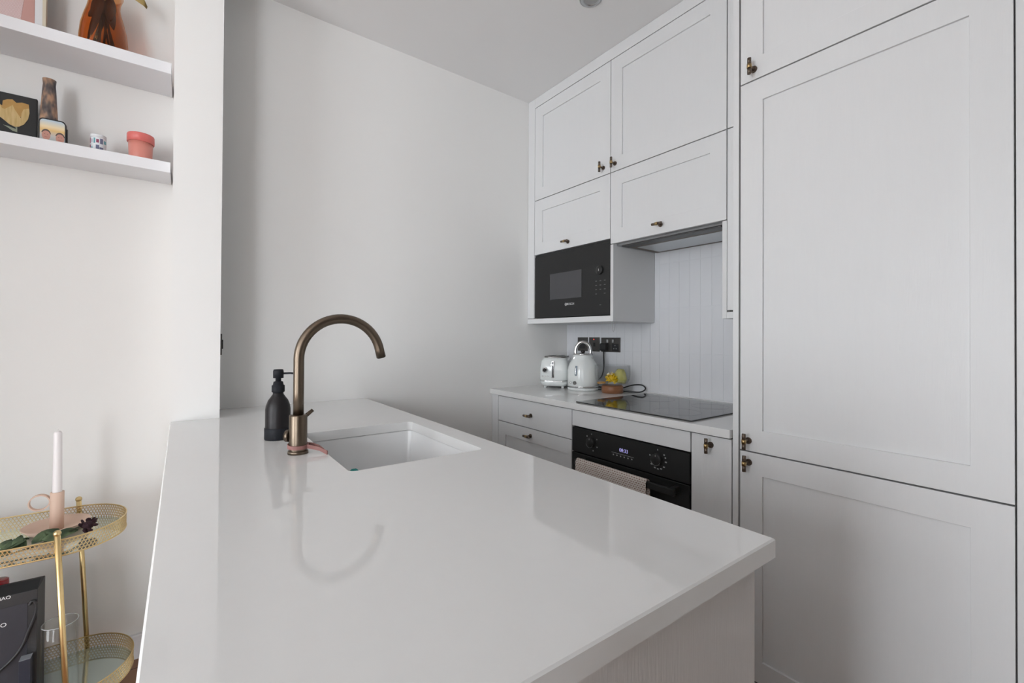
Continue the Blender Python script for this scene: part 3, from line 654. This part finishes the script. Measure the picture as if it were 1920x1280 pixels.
for sx in (-1, 1):
    for sy in (-1, 1): MB().cyl((sx*.078, sy*.052, 0), (sx*.078, sy*.052, .016), .008, .010, 14).build('foot', ENAMEL, t)
MB().loft([tr_ring(.088, .062, .032, .178), tr_ring(.090, .064, .034, .182), tr_ring(.088, .062, .032, .187)], True, True, smooth=True).build('top_rim', mat('dark_chrome', (0.22, 0.21, 0.20), 0.25, metal=1.0), t)
for sy in (-1, 1): MB().box(-.066, .066, sy*.026-.012, sy*.026+.012, .1868, .1885).build('bread_slot', BPLAS, t)
xf_ = -.1145
MB().box(xf_-.001, xf_+.006, -.009, .009, .060, .162, .004, 2).build('lever_track', CHROME, t)
MB().box(xf_-.002, xf_, -.004, .004, .066, .155).build('lever_slot', BPLAS, t)
MB().box(xf_-.018, xf_-.001, -.012, .012, .134, .144, .003, 2).build('lever', CHROME, t)
MB().lathe([(.017, 0), (.016, .012), (.013, .014), (0, .014)], (xf_+.002, .046, .108), 24, ax='-X').build('knob', CHROME, t)
MB().lathe([(.011, 0), (.010, .006), (0, .006)], (xf_-.012, .046, .108), 20, ax='-X').build('knob_cap', BPLAS, t)
for i in range(3): MB().lathe([(.0045, 0), (.004, .004), (0, .004)], (xf_+.001, .062-i*.0155, .070), 12, ax='-X').build('button', CHROME, t)

# glass bowl on a wooden foot and what lies in it
GX, GY = 1.893, 1.640
t = thing('footed_bowl', 'clear glass bowl on a round wooden foot beside the kettle', 'bowl', (GX, GY, WT))
MB().lathe([(0, 0), (.055, 0), (.058, .003), (.058, .034), (.054, .040), (.03, .042), (0, .042)], (GX, GY, WT), 40).build('foot', WOODB, t)
MB().lathe([(0, .0425), (.050, .043), (.078, .052), (.092, .072), (.0955, .10), (.0950, .150), (.0930, .150), (.0935, .10), (.090, .073), (.076, .055), (.05, .046), (0, .0455)], (GX, GY, WT), 48).build('glass', GLASS, t)
t = thing('yellow_flower_head', 'yellow silk flower head lying in the glass bowl', 'flower', (GX-0.010, GY-0.003, WT+0.046))
fc = Vector((GX-0.010, GY-0.003, WT+0.078))
MB().sphere(fc, .019).build('centre', YELLOW, t)
for i in range(44):
    th = math.acos(1-2*(i+.5)/44); ph = i*2.4; dd = Vector((math.sin(th)*math.cos(ph), math.sin(th)*math.sin(ph), math.cos(th)))
    if dd.z < -0.75: continue
    s1 = dd.orthogonal().normalized(); s2 = dd.cross(s1); p0 = fc+dd*.014; p1 = fc+dd*.030+s2*.005
    MB().poly([p0-s1*.004, p0+s1*.004, p1+s1*.008, p1+dd*.006, p1-s1*.008], s2*.0015).build('petal', YELLOW, t)
b = MB(); random.seed(3)
b.lathe([(0, 0), (.022, .002), (.033, .018), (.034, .036), (.029, .056), (.020, .072), (0, .078)], (GX+0.038, GY-0.024, WT+0.0475), 14)
for v in b.bm.verts: v.co += Vector((random.uniform(-.005, .005), random.uniform(-.005, .005), random.uniform(0, .008)))
tag(b.build('yellow_pouch', YELLOW2), 'crumpled pale yellow net pouch in the glass bowl', 'pouch')
b = MB().lathe([(0, 0), (.020, .0015), (.024, .006), (.018, .011), (0, .013)], (GX-0.046, GY+0.036, WT+0.0480), 18)
tag(b.build('dried_orange_slice', mat('orange_peel', (0.55, 0.27, 0.04), 0.6, var=0.2)), 'flat orange slice at the left of the glass bowl', 'fruit')

# kettle cord and plug
t = thing('power_cord', 'black kettle flex looping over the worktop to the double socket', 'cord', (1.98, 1.70, WT))
MB().box(XS-0.036, XS-0.0085, 1.806, 1.852, 1.116, 1.162, 0.008, 3).build('plug', BPLAS, t)
def spl(pts, n=8):
    out = []; P = [Vector(p) for p in pts]; P = [P[0]]+P+[P[-1]]
    for i in range(1, len(P)-2):
        for k in range(n):
            u = k/n; a, b_, c_, d_ = P[i-1], P[i], P[i+1], P[i+2]
            out.append(0.5*((2*b_)+(c_-a)*u+(2*a-5*b_+4*c_-d_)*u*u+(3*b_-a-3*c_+d_)*u**3))
    return out+[P[-2]]
MB().tube(spl([(XS-.022, 1.829, 1.118), (XS-.022, 1.829, 1.09), (XS-.024, 1.826, 1.02), (XS-.028, 1.838, .965), (XS-.034, 1.868, .930), (XS-.036, 1.878, .903), (XS-.036, 1.840, .9005), (XS-.030, 1.760, .9005), (XS-.022, 1.690, .908), (XS-.016, 1.620, .930), (XS-.014, 1.560, .936), (XS-.020, 1.530, .920), (XS-.040, 1.540, .903), (XS-.075, 1.575, .9005), (1.925, 1.735, .9005), (1.905, 1.775, .9005), (1.888, 1.785, .9010)]), 0.0036, 8).build('flex', BPLAS, t)

# ceiling downlight
t = thing('downlight', 'recessed chrome ceiling downlight', 'light', (1.397, 1.338, RZ-0.006))
MB().lathe([(.030, 0), (.046, 0), (.0475, -.0025), (.040, -.006), (.031, -.005), (.030, 0)], (1.397, 1.338, RZ-0.0003), 36).build('bezel', STEEL, t)
MB().lathe([(.030, -.003), (.024, -.0015), (.020, -.001), (0, -.001)], (1.397, 1.338, RZ-0.0003), 32).build('lens', mat('lamp_lens', (0.35, 0.35, 0.35), 0.15), t)

# ------------------------------------------------------------------ wall shelves and what stands on them
SH = [(1.975, 2.1126, 2.1510, 'upper'), (2.010, 1.7750, 1.8125, 'lower')]
for yf, z0, z1, wd in SH:
    tag(MB().box(-0.8395, -0.0365, yf, RY1-0.0005, z0, z1, 0.0015).build('floating_shelf', SHELFM), wd+' white floating shelf left of the stub wall', 'shelf', 'floating shelves')
ZS1, ZS2 = 2.1510, 1.8125
# framed print
def rect_y(mb, x0, x1, y0, y1, z0, z1, bev=0): return mb.box(x0, x1, y0, y1, z0, z1, bev)
t = thing('framed_print', 'pink abstract print in a white frame on the upper shelf', 'picture', (-0.49, 2.10, ZS1))
fr = MB(); x0, x1, z0, z1 = -0.640, -0.368, ZS1, ZS1+0.37; fw = 0.008
fr.box(x0, x1, 2.092, 2.112, z0, z0+fw).box(x0, x1, 2.092, 2.112, z1-fw, z1).box(x0, x0+fw, 2.092, 2.112, z0+fw, z1-fw).box(x1-fw, x1, 2.092, 2.112, z0+fw, z1-fw).build('frame', mat('pale_birch', (0.70, 0.62, 0.48), 0.5), t)
MB().box(x0+fw, x1-fw, 2.100, 2.110, z0+fw, z1-fw).build('mount', SHELFM, t)
MB().box(x0+0.03, x1-0.027, 2.0990, 2.1000, z0+0.014, z1-0.03).build('print', mat('dusty_pink_paper', (0.60, 0.34, 0.30), 0.8), t)
MB().poly([(x0+0.03, 2.0985, z0+0.014), (-0.430, 2.0985, z0+0.014), (-0.424, 2.0985, z0+0.08), (-0.412, 2.0985, z0+0.20), (x0+0.03, 2.0985, z0+0.26)], (0, 0.0004, 0)).build('print_figure', ramp_mat('wavy_pink_lines', [(0.35, (0.60, 0.36, 0.34)), (0.6, (0.80, 0.68, 0.66))], 0.8, 110, (0.6, 1, 1), 'wave'), t)
# amber vase with dried flowers
VX, VY = -0.2245, 2.078
t = thing('amber_vase', 'amber glass vase with a waist on the upper shelf', 'vase', (VX, VY, ZS1))
pv = [(0, .003), (.060, .003), (.064, .012), (.064, .055), (.0605, .095), (.053, .130), (.045, .160), (.0415, .180), (.043, .200), (.050, .222), (.047, .222), (.040, .200), (.0385, .180), (.042, .160), (.050, .130), (.0575, .095), (.061, .055), (.061, .014), (0, .008)]
MB().lathe(pv, (VX, VY, ZS1), 48).build('glass', AMBER, t)
t = thing('dried_bouquet', 'dark dried stems and leaves standing in the amber vase', 'dried flowers', (VX, VY, ZS1+0.01))
random.seed(11)
for i in range(7):
    a = i*0.9; x0, y0 = VX+.035*math.cos(a+2.6), VY+.02*math.sin(a+2.6); x1, y1 = VX+.022*math.cos(a), VY+.016*math.sin(a)
    MB().tube([(x0, y0, ZS1+.012), ((x0+x1)/2, (y0+y1)/2, ZS1+.12), (x1, y1, ZS1+.22), (x1*1.0+.03*math.cos(a), y1+.02*math.sin(a), ZS1+.36)], [.003, .0035, .003, .002], 7).build('stem', DRYD, t)
def leafmesh(mb, p, d_, n_, L, wd, curl=0.2, k=6):
    d_ = Vector(d_).normalized(); n_ = Vector(n_); n_ = (n_-d_*n_.dot(d_)).normalized(); s_2 = d_.cross(n_); rows = []
    for i in range(k+1):
        u = i/k; w_ = wd*math.sin(math.pi*min(1, u*0.93+0.04))**0.8; c_ = Vector(p)+d_*L*u+n_*(-curl*L*u*u)
        rows.append([mb.bm.verts.new(c_-s_2*w_+n_*wd*0.35), mb.bm.verts.new(c_), mb.bm.verts.new(c_+s_2*w_+n_*wd*0.35)])
    for A, B in zip(rows[:-1], rows[1:]):
        for j in (0, 1): mb.bm.faces.new((A[j], A[j+1], B[j+1], B[j])).smooth = True
    return mb
def leaf(parent, p, d_, n_, L, wd, m, curl=0.2, name='leaf'):
    o = leafmesh(MB(), p, d_, n_, L, wd, curl).build(name, m, parent); so = o.modifiers.new('t', 'SOLIDIFY'); so.thickness = 0.0006; return o
for p, d_, L, wd in (((VX-.006, VY-.012, ZS1+.215), (-.15, -.1, -1), .115, .017), ((VX+.002, VY-.02, ZS1+.195), (-.25, -.05, -1), .165, .010), ((VX+.008, VY-.012, ZS1+.20), (.18, 0, -1), .10, .014), ((VX-.004, VY-.015, ZS1+.155), (-.45, -.05, -.5), .05, .013), ((VX+.022, VY-.01, ZS1+.205), (-.05, -.1, -1), .08, .013), ((VX-.02, VY, ZS1+.20), (.15, 0, -1), .1, .012)):
    leaf(t, p, d_, (0, -1, .1), L, wd, DRYD, 0.05)
leaf(t, (VX+.03, VY-.01, ZS1+.278), (.62, -.05, -.34), (0, -1, .5), .098, .024, DRYY, 0.25)
leaf(t, (VX-.01, VY-.01, ZS1+.28), (-.4, -.05, .8), (0, -1, .5), .1, .02, DRYD, 0.2)
MB().tube([(VX+.022, VY, ZS1+.22), (VX+.03, VY-.01, ZS1+.278)], .002, 6).build('stem', DRYD, t)
# tulip panel leaning on the wall
YBD = 2.118
t = thing('tulip_panel', 'black panel with a golden tulip on the lower shelf', 'picture', (-0.49, YBD, ZS2))
pr = at(70, 186, 'Y', YBD)
MB().box(-0.530, pr.x, YBD, YBD+0.012, ZS2+0.0005, pr.z, 0.002).build('panel', mat('black_panel', (0.022, 0.022, 0.022), 0.6), t)
S10 = 1493/140
def petal(pts, dy, m, name='petal'):
    q = [at(x/S10, 160+y/S10, 'Y', YBD-dy) for x, y in pts]
    # keep pixels beyond the left picture edge as plain continuation of the shape
    MB().poly(q, (0, 0.0006, 0)).build(name, m, t)
OCH = mat('ochre_petal', (0.50, 0.29, 0.09), 0.7, var=0.15, vscale=60); CRM = ramp_mat('cream_gold_petal', [(0.3, (0.55, 0.37, 0.14)), (0.7, (0.68, 0.50, 0.24))], 0.7, 30, (6, 1, 0.6))
petal([(-60, 330), (45, 400), (55, 300), (150, 275), (250, 280), (330, 350), (440, 345), (575, 385), (585, 470), (430, 640), (200, 560), (-60, 480)], 0.0008, OCH)
petal([(0, 380), (40, 450), (90, 470), (200, 420), (250, 390), (300, 490), (415, 655), (430, 560), (470, 480), (585, 465), (590, 560), (560, 680), (480, 780), (380, 825), (290, 825), (180, 770), (60, 670), (0, 625), (-150, 560), (-160, 400)], 0.0016, CRM)
petal([(300, 822), (345, 825), (345, 935), (250, 905), (150, 835), (60, 780), (180, 815), (270, 855), (320, 870)], 0.0010, mat('sage_stem', (0.30, 0.32, 0.24), 0.7), 'tulip_stem')
# tall bark vase
t_x = at(92, 200, 'Y', 2.092)
tag(MB().lathe([(0, 0), (.024, 0), (.0245, .004), (.0205, .11), (.0165, .185), (.0150, .205), (.0165, .222), (.0150, .2225), (.0130, .205), (0, .200)], (t_x.x, 2.092, ZS2), 32).build('bud_vase', BARK), 'slim brown marbled vase on the lower shelf', 'vase')
# photo block
YPH = 2.052
t = thing('photo_frame', 'small rounded photo frame with a sunset snapshot', 'photo frame', (-0.34, YPH, ZS2))
a, b_ = at(72, 260, 'Y', YPH), at(124, 232, 'Y', YPH); x0, x1, z1 = a.x, b_.x, at(100, 224, 'Y', YPH).z
def rr_y(x0, x1, z0, z1, r, y): return [(p[0], y, p[1]) for p in rrect(x0, x1, z0, z1, r, 0)]
MB().loft([rr_y(x0, x1, ZS2+.0005, z1, .012, YPH+.016), rr_y(x0, x1, ZS2+.0005, z1, .012, YPH), rr_y(x0+.002, x1-.0025, ZS2+.003, z1-.003, .010, YPH), rr_y(x0+.002, x1-.0025, ZS2+.003, z1-.003, .010, YPH+.0012)], True, True).build('frame', BPLAS, t)
MB().box(x1, x1+.003, YPH+.003, YPH+.012, ZS2+.012, z1-.022, .001).build('catch', BPLAS, t)
ph = MB().loft([rr_y(x0+.0025, x1-.003, ZS2+.0035, z1-.0035, .010, YPH+.0010), rr_y(x0+.0025, x1-.003, ZS2+.0035, z1-.0035, .010, YPH+.0006)], True, True).build('photo', ramp_mat('sunset_print', [(0.0, (0.30, 0.36, 0.36)), (0.30, (0.55, 0.52, 0.50)), (0.55, (0.78, 0.52, 0.20)), (0.70, (0.85, 0.70, 0.45)), (1.0, (0.50, 0.62, 0.72))], 0.4, kind='grad', axis=2), t)
SKIN = mat('print_skin', (0.55, 0.27, 0.21), 0.5, var=0.15, vscale=120); HAIR = mat('print_hair', (0.10, 0.07, 0.06), 0.5); PSH = mat('print_shirt', (0.25, 0.30, 0.27), 0.5)
def disc(cx, cz, rx, rz, y, m, nm, a0=0, a1=360, n=20): MB().poly([(cx+rx*math.cos(math.radians(a0+(a1-a0)*i/n)), y, cz+rz*math.sin(math.radians(a0+(a1-a0)*i/n))) for i in range(n)], (0, .00008, 0)).build(nm, m, ph)
wph, hph = x1-x0, z1-ZS2
for fx, fz, q in ((.27, .33, 1.0), (.78, .28, 1.0)):
    cx_, cz_ = x0+wph*fx, ZS2+hph*fz
    disc(cx_, cz_+.004, .0108*q, .0150*q, YPH+.00050, HAIR, 'print_hair', 0, 180); disc(cx_, cz_-.001, .0100*q, .0150*q, YPH+.00040, SKIN, 'print_face')
    for ex in (-.0035, .0035): disc(cx_+ex, cz_+.003, .0013, .0006, YPH+.00030, HAIR, 'print_eye')
    disc(cx_, cz_-.0055, .0042, .0020, YPH+.00030, mat('print_mouth', (0.42, 0.11, 0.11), 0.5), 'print_mouth', 180, 360)
MB().box(x0+.006, x1-.004, YPH+.00030, YPH+.00038, ZS2+.004, ZS2+.0075).build('print_shirt', PSH, ph)
# small printed pot
p1, p2 = at(168, 258, 'Y', 2.075), at(201, 258, 'Y', 2.075); mx_ = (p1.x+p2.x)/2; rj = (p2.x-p1.x)/2*0.93
t = thing('printed_pot', 'tiny white pot with a patterned label on the lower shelf', 'pot', (mx_, 2.075, ZS2))
zt_ = at(180, 254, 'Y', 2.075).z-ZS2
body = MB().lathe([(0, 0.0005), (rj, .0005), (rj, zt_*.82), (rj*.96, zt_*.84), (0, zt_*.84)], (mx_, 2.075, ZS2), 32).build('body', CER_W, t)
MB().lathe([(0, zt_*.84), (rj*1.02, zt_*.84), (rj*1.02, zt_*.985), (rj*.98, zt_), (0, zt_)], (mx_, 2.075, ZS2), 32).build('lid', CER_W, t)
def patch(a0, a1, z0, z1, m):
    A, B = [], []
    for i in range(5):
        a = math.radians(a0+(a1-a0)*i/4); A.append((mx_+(rj+.0004)*math.cos(a), 2.075+(rj+.0004)*math.sin(a), ZS2+z0)); B.append((A[-1][0], A[-1][1], ZS2+z1))
    b = MB(); va = [b.bm.verts.new(p) for p in A]; vb = [b.bm.verts.new(p) for p in B]
    for i in range(4): b.bm.faces.new((va[i], va[i+1], vb[i+1], vb[i]))
    b.build('label_patch', m, body)
for k, (a0, a1, m) in enumerate([(190, 212, MAUVE), (222, 232, TEALP), (238, 256, TEALP), (258, 282, SLATE), (284, 312, SLATE), (314, 345, MAUVE)]):
    patch(a0, a1, zt_*(.05+.05*(k % 2)), zt_*(.42-.1*(k % 3)), m); patch(a0+3, a1-2, zt_*(.50+.04*(k % 2)), zt_*(.78-.06*(k % 2)), (MAUVE, SLATE, TEALP)[k % 3])
# pink tub
p1, p2 = at(236.5, 275, 'Y', 2.078), at(290.5, 275, 'Y', 2.078); tx_ = (p1.x+p2.x)/2; rt_ = (p2.x-p1.x)/2*0.94
zt_ = at(262, 254, 'Y', 2.078).z-ZS2
t = thing('plastic_tub', 'coral pink lidded tub at the right end of the lower shelf', 'tub', (tx_, 2.078, ZS2))
MB().lathe([(0, .0005), (rt_*.84, .0005), (rt_*.87, .003), (rt_*.95, zt_*.80), (0, zt_*.80)], (tx_, 2.078, ZS2), 36).build('body', PINKT, t)
MB().lathe([(rt_*.95, zt_*.70), (rt_*1.04, zt_*.71), (rt_*1.04, zt_*.97), (rt_*1.01, zt_), (rt_*.93, zt_), (rt_*.91, zt_*.95), (0, zt_*.95)], (tx_, 2.078, ZS2), 36).build('lid', PINKL, t)

# ------------------------------------------------------------------ bar cart
CY = 1.917
cart = thing('bar_cart', 'gold two-tier oval bar cart with perforated rims', 'cart', (-0.47, CY, 0))
def outline(cxr, cxl, a_, b_, n=40):
    """stadium with elliptic ends, counter-clockwise from the right tip"""
    pts = []
    for i in range(n): th = -math.pi/2+math.pi*i/(n-1); pts.append((cxr+a_*math.cos(th), CY+b_*math.sin(th)))
    for i in range(n): th = math.pi/2+math.pi*i/(n-1); pts.append((cxl+a_*math.cos(th), CY+b_*math.sin(th)))
    return pts
def tray(cxr, cxl, a_, b_, z0, z1):
    pts = outline(cxr, cxl, a_, b_); P = pts+[pts[0]]; L = [0]
    for p, q in zip(P[:-1], P[1:]): L.append(L[-1]+math.dist(p, q))
    T = L[-1]; ncol = round(T/0.0085); pw = T/ncol; nrow = 5; ph_ = (z1-z0-0.005)/nrow
    def pos(s_1, z):
        s_1 %= T; lo, hi = 0, len(L)-1
        while hi-lo > 1:
            m_ = (lo+hi)//2
            if L[m_] <= s_1: lo = m_
            else: hi = m_
        u = (s_1-L[lo])/(L[hi]-L[lo]); return (P[lo][0]+(P[hi][0]-P[lo][0])*u, P[lo][1]+(P[hi][1]-P[lo][1])*u, z)
    mb = MB(); r = 0.0033; n = 8
    for k in range(nrow):
        zc = z0+0.0025+(k+.5)*ph_
        for j in range(ncol):
            sc = (j+(0.5 if k % 2 else 0))*pw; H, B = [], []
            for i in range(n):
                a = 2*math.pi*(i+.5)/n; ca, sa = math.cos(a), math.sin(a); m_ = max(abs(ca), abs(sa))
                H.append(mb.bm.verts.new(pos(sc+r*ca, zc+r*sa))); B.append(mb.bm.verts.new(pos(sc+pw/2*ca/m_, zc+ph_/2*sa/m_)))
            for i in range(n): mb.bm.faces.new((H[i], H[(i+1) % n], B[(i+1) % n], B[i]))
    o = mb.build('perforated_rim', GOLD, cart, recalc=False); so = o.modifiers.new('t', 'SOLIDIFY'); so.thickness = 0.0012; so.offset = 0
    for z in (z0+0.0012, z1-0.0012): MB().tube([(x, y, z) for x, y in pts[:-1]], 0.0019, 8, closed=True).build('rim_wire', GOLD, cart)
    f = MB().loft([[(x, y, z0) for x, y in pts], [(x, y, z0+0.004) for x, y in pts]], True, True).build('mirror_tray', TRAYG, cart)
tray(-0.278, -0.66, 0.140, 0.156, 0.575, 0.622)
tray(-0.262, -0.676, 0.146, 0.160, 0.130, 0.177)
for sx in (1, -1):
    for y in (CY-0.1625, CY+0.1625):
        xt_ = -0.272 if sx > 0 else -0.666; xb2 = xt_+sx*0.030; yb = y+(y-CY)*0.03
        lg = MB().tube([(xb2, yb, 0.045), (xt_, y, 0.640)], 0.0068, 16).build('post', GOLD, cart)
        MB().sphere((xt_, y, 0.643), 0.0088).build('finial', GOLD, lg)
        MB().cyl((xb2, yb-0.009, 0.022), (xb2, yb+0.009, 0.022), 0.022, n=20).build('wheel', BPLAS, cart)
ZT = 0.5792
# candle holder + candle
HX, HY = -0.309, 1.985
t = thing('candle_holder', 'peach ceramic chamberstick with a ring handle on the cart', 'candle holder', (HX, HY, ZT))
MB().lathe([(0, 0), (.050, 0), (.062, .006), (.079, .024), (.0765, .0245), (.060, .009), (.045, .006), (0, .006)], (HX, HY, ZT), 44).build('saucer', CLAY, t)
MB().lathe([(0, .0062), (.0165, .0062), (.0165, .122), (.0150, .1225), (.0120, .1225), (.0118, .105), (0, .105)], (HX, HY, ZT), 32).build('socket', CLAY, t)
b = MB(); V = []; hx = HX-0.0385
for i in range(28):
    a = 2*math.pi*i/28; V.append([(hx+q*math.cos(a)*1.0, HY+y, ZT+.0965+q*math.sin(a)) for q, y in ((.0215, -.008), (.0245, -.008), (.0245, .008), (.0215, .008))])
b.loft(V+[V[0]], smooth=False).build('ring_handle', CLAY, t)
t = thing('taper_candle', 'white taper candle in the peach holder', 'candle', (HX, HY, ZT+.1055))
MB().lathe([(0, 0), (.0116, 0), (.0114, .02), (.0098, .200), (.0075, .206), (0, .207)], (HX, HY, ZT+.1055), 28).build('wax', WAX, t)
MB().tube([(HX, HY, ZT+.311), (HX+.0006, HY, ZT+.3185)], .0009, 6).build('wick', WAX, t)
# dried rose lying along the near rim
t = thing('dried_rose', 'dried dark red rose lying on the upper cart tray', 'flower', (-0.33, 1.84, ZT))
zz = ZT+.012
st = spl([(-0.455, 1.800, zz-.004), (-0.40, 1.815, zz-.003), (-0.335, 1.830, zz+.002), (-0.285, 1.853, zz+.014), (-0.245, 1.885, zz+.019)])
MB().tube(st, .0022, 8).build('stem', STEMM, t)
rc = Vector((-0.2260, 1.8985, ZT+.0270)); random.seed(5)
MB().sphere(rc, .014, (1, 1, .9)).build('bloom', ROSE, t)
for i in range(18):
    dd = Vector((random.uniform(-1, 1), random.uniform(-1, 1), random.uniform(-.6, 1))).normalized(); leaf(t, rc+dd*.009, dd+Vector((.9, .6, .2))*.5, dd.orthogonal(), .016, .009, ROSE, -.2, 'petal')
for p, d_, n_, L, wd in (((-0.405, 1.812, zz), (-.8, .35, .12), (0, -.3, 1), .075, .020), ((-0.392, 1.818, zz+.004), (.55, .35, .30), (-.3, -.5, 1), .062, .017), ((-0.385, 1.815, zz+.006), (.1, .9, .35), (0, -1, .6), .060, .018), ((-0.415, 1.806, zz+.002), (.65, -.15, .12), (.2, -.5, 1), .05, .015),
        ((-0.335, 1.832, zz+.008), (.75, .62, .32), (-.2, -.9, .5), .072, .017), ((-0.315, 1.836, zz+.008), (.85, .25, .16), (0, -.8, .7), .066, .015), ((-0.290, 1.850, zz+.014), (.7, .35, .02), (0, -.7, .7), .055, .012), ((-0.345, 1.828, zz+.004), (-.55, .45, .35), (0, -.8, .7), .05, .014),
        ((-0.44, 1.803, zz-.002), (-.7, .25, .1), (0, -.4, 1), .07, .016)):
    leaf(t, Vector(p)+Vector((0, 0, .004)), d_, n_, L*0.95, wd*0.95, LEAF, .25)
random.seed(9)
for i in range(9):
    p = st[6+i*2]; a = random.uniform(0.2, 2.6); leaf(t, p+Vector((0, .002, .008)), (math.cos(a)*(1 if i % 2 else -1), .25+.3*math.sin(a), random.uniform(.15, .75)), (random.uniform(-.4, .4), -.8, .7), random.uniform(.030, .046), random.uniform(.009, .013), LEAF, random.uniform(.1, .45))
# blue and white dish
t = thing('trinket_dish', 'blue and white painted dish at the left of the cart tray', 'dish', (-0.462, 1.885, ZT))
MB().lathe([(0, 0), (.030, 0), (.045, .006), (.056, .013), (.0545, .0135), (.042, .008), (.028, .003), (0, .003)], (-0.462, 1.885, ZT), 40).build('body', CER_W, t)
MB().lathe([(.0545, .0133), (.0565, .0128), (.0565, .0138), (.0545, .0142)], (-0.462, 1.885, ZT), 40).build('rim_line', CER_B, t)
for k in range(6):
    a = k*1.05+.3; p = Vector((-0.462+.030*math.cos(a), 1.885+.030*math.sin(a), ZT+.0045)); leaf(t, p-Vector((math.cos(a), math.sin(a), .25))*.016, (math.cos(a), math.sin(a), .22), (0, 0, 1), .032, .011, CER_B, 0.0, 'painted_petal')
# lower tray
ZL = 0.1342
YBX = 1.835
t = thing('gift_box', 'black carry box with white capitals and a cord handle on the lower cart tray', 'box', (-0.44, 1.87, ZL))
zb = at(70, 1101, 'Y', YBX).z; xr = at(70, 1150, 'Y', YBX).x
MB().box(-0.560, xr, YBX, YBX+0.090, ZL, zb-.004, .0015).build('body', CARD, t)
MB().poly([(-0.560, YBX, zb-.004), (xr, YBX, zb-.004), (xr-.001, YBX+.042, zb+.010), (-0.560, YBX+.042, zb+.010)], (0, .0015, 0)).build('top_flap', CARD, t)
xl_, zp = at(52, 1130, 'Y', YBX).x, at(45, 1131, 'Y', YBX).z
MB().box(-0.552, xl_, YBX-.0008, YBX+.0002, ZL+.075, zp, .0003).build('front_label', CARD2, t)
pp = at(8, 1121.5, 'Y', YBX); text_obj('BAO', .0125, PRINTW, t, (pp.x, YBX-.0006, pp.z), FACE_Y)
pp = at(-3, 1174, 'Y', YBX); text_obj('BAO', .0155, PRINTW, t, (pp.x, YBX-.0014, pp.z), FACE_Y)
cp = [at(x/6.4, 1080+y/6.4, 'Y', YBX-.004) for x, y in ((355, 345), (375, 305), (410, 300), (435, 340), (432, 420), (395, 530), (340, 660), (285, 800), (210, 920), (110, 1030), (10, 1120), (-90, 1190))]
MB().tube(spl(cp, 5), .0034, 8).build('cord_handle', BPLAS, t)
p1, p2 = at(35, 1240, 'Y', 1.800), at(57, 1238, 'Y', 1.800)
t = thing('small_dark_box', 'slim dark navy box in front of the black carry box', 'box', (p1.x, 1.80, ZL))
MB().box(p1.x, p2.x, 1.800, 1.826, ZL, p1.z-.0008, .0006).build('body', mat('navy_card', (0.022, 0.026, 0.040), 0.35), t)
MB().box(p1.x-.0003, p2.x+.0003, 1.7995, 1.8265, p1.z-.0008, p1.z, .0002).build('lid', mat('silver_edge', (0.20, 0.21, 0.23), 0.4), t)
rx = at(4, 1095, 'Y', 1.985).x-0.008; rz = at(10, 1084, 'Y', 1.985).z
t = thing('red_topped_bottle', 'bottle with a ribbed red cap behind the black carry box', 'bottle', (rx, 1.985, ZL))
MB().lathe([(0, .0005), (.036, .0005), (.038, .004), (.038, .19), (.034, .215), (.020, .245), (.0175, .26), (.0175, rz-ZL-.040), (0, rz-ZL-.040)], (rx, 1.985, ZL), 32).build('body', mat('dark_red_glass', (0.20, 0.01, 0.02), 0.15), t)
pr_ = []; h0 = rz-ZL-.045
for i in range(9): pr_ += [(.0225, h0+i*.0045), (.0213, h0+i*.0045+.0022)]
MB().lathe([(0, h0)]+pr_+[(.022, rz-ZL-.002), (.019, rz-ZL), (0, rz-ZL)], (rx, 1.985, ZL), 32).build('cap', REDG, t)
gx = at(113, 1165, 'Y', 1.860)
t = thing('glass_cylinder', 'clear glass cylinder vase on the lower cart tray', 'vase', (gx.x, 1.860, ZL))
hg = gx.z-ZL; rg_ = .0405
MB().lathe([(0, .0005), (rg_, .0005), (rg_, hg-.001), (rg_-.001, hg), (rg_-.0025, hg-.001), (rg_-.0025, .006), (0, .006)], (gx.x, 1.860, ZL), 40).build('wall', GLASS, t)
MB().tube([(gx.x+(rg_-.001)*math.cos(a*math.pi/20), 1.860+(rg_-.001)*math.sin(a*math.pi/20), ZL+hg) for a in range(40)], .0011, 6, closed=True).build('rim', mat('glass_rim', (0.75, 0.78, 0.78), 0.1, trans=0.6), t)
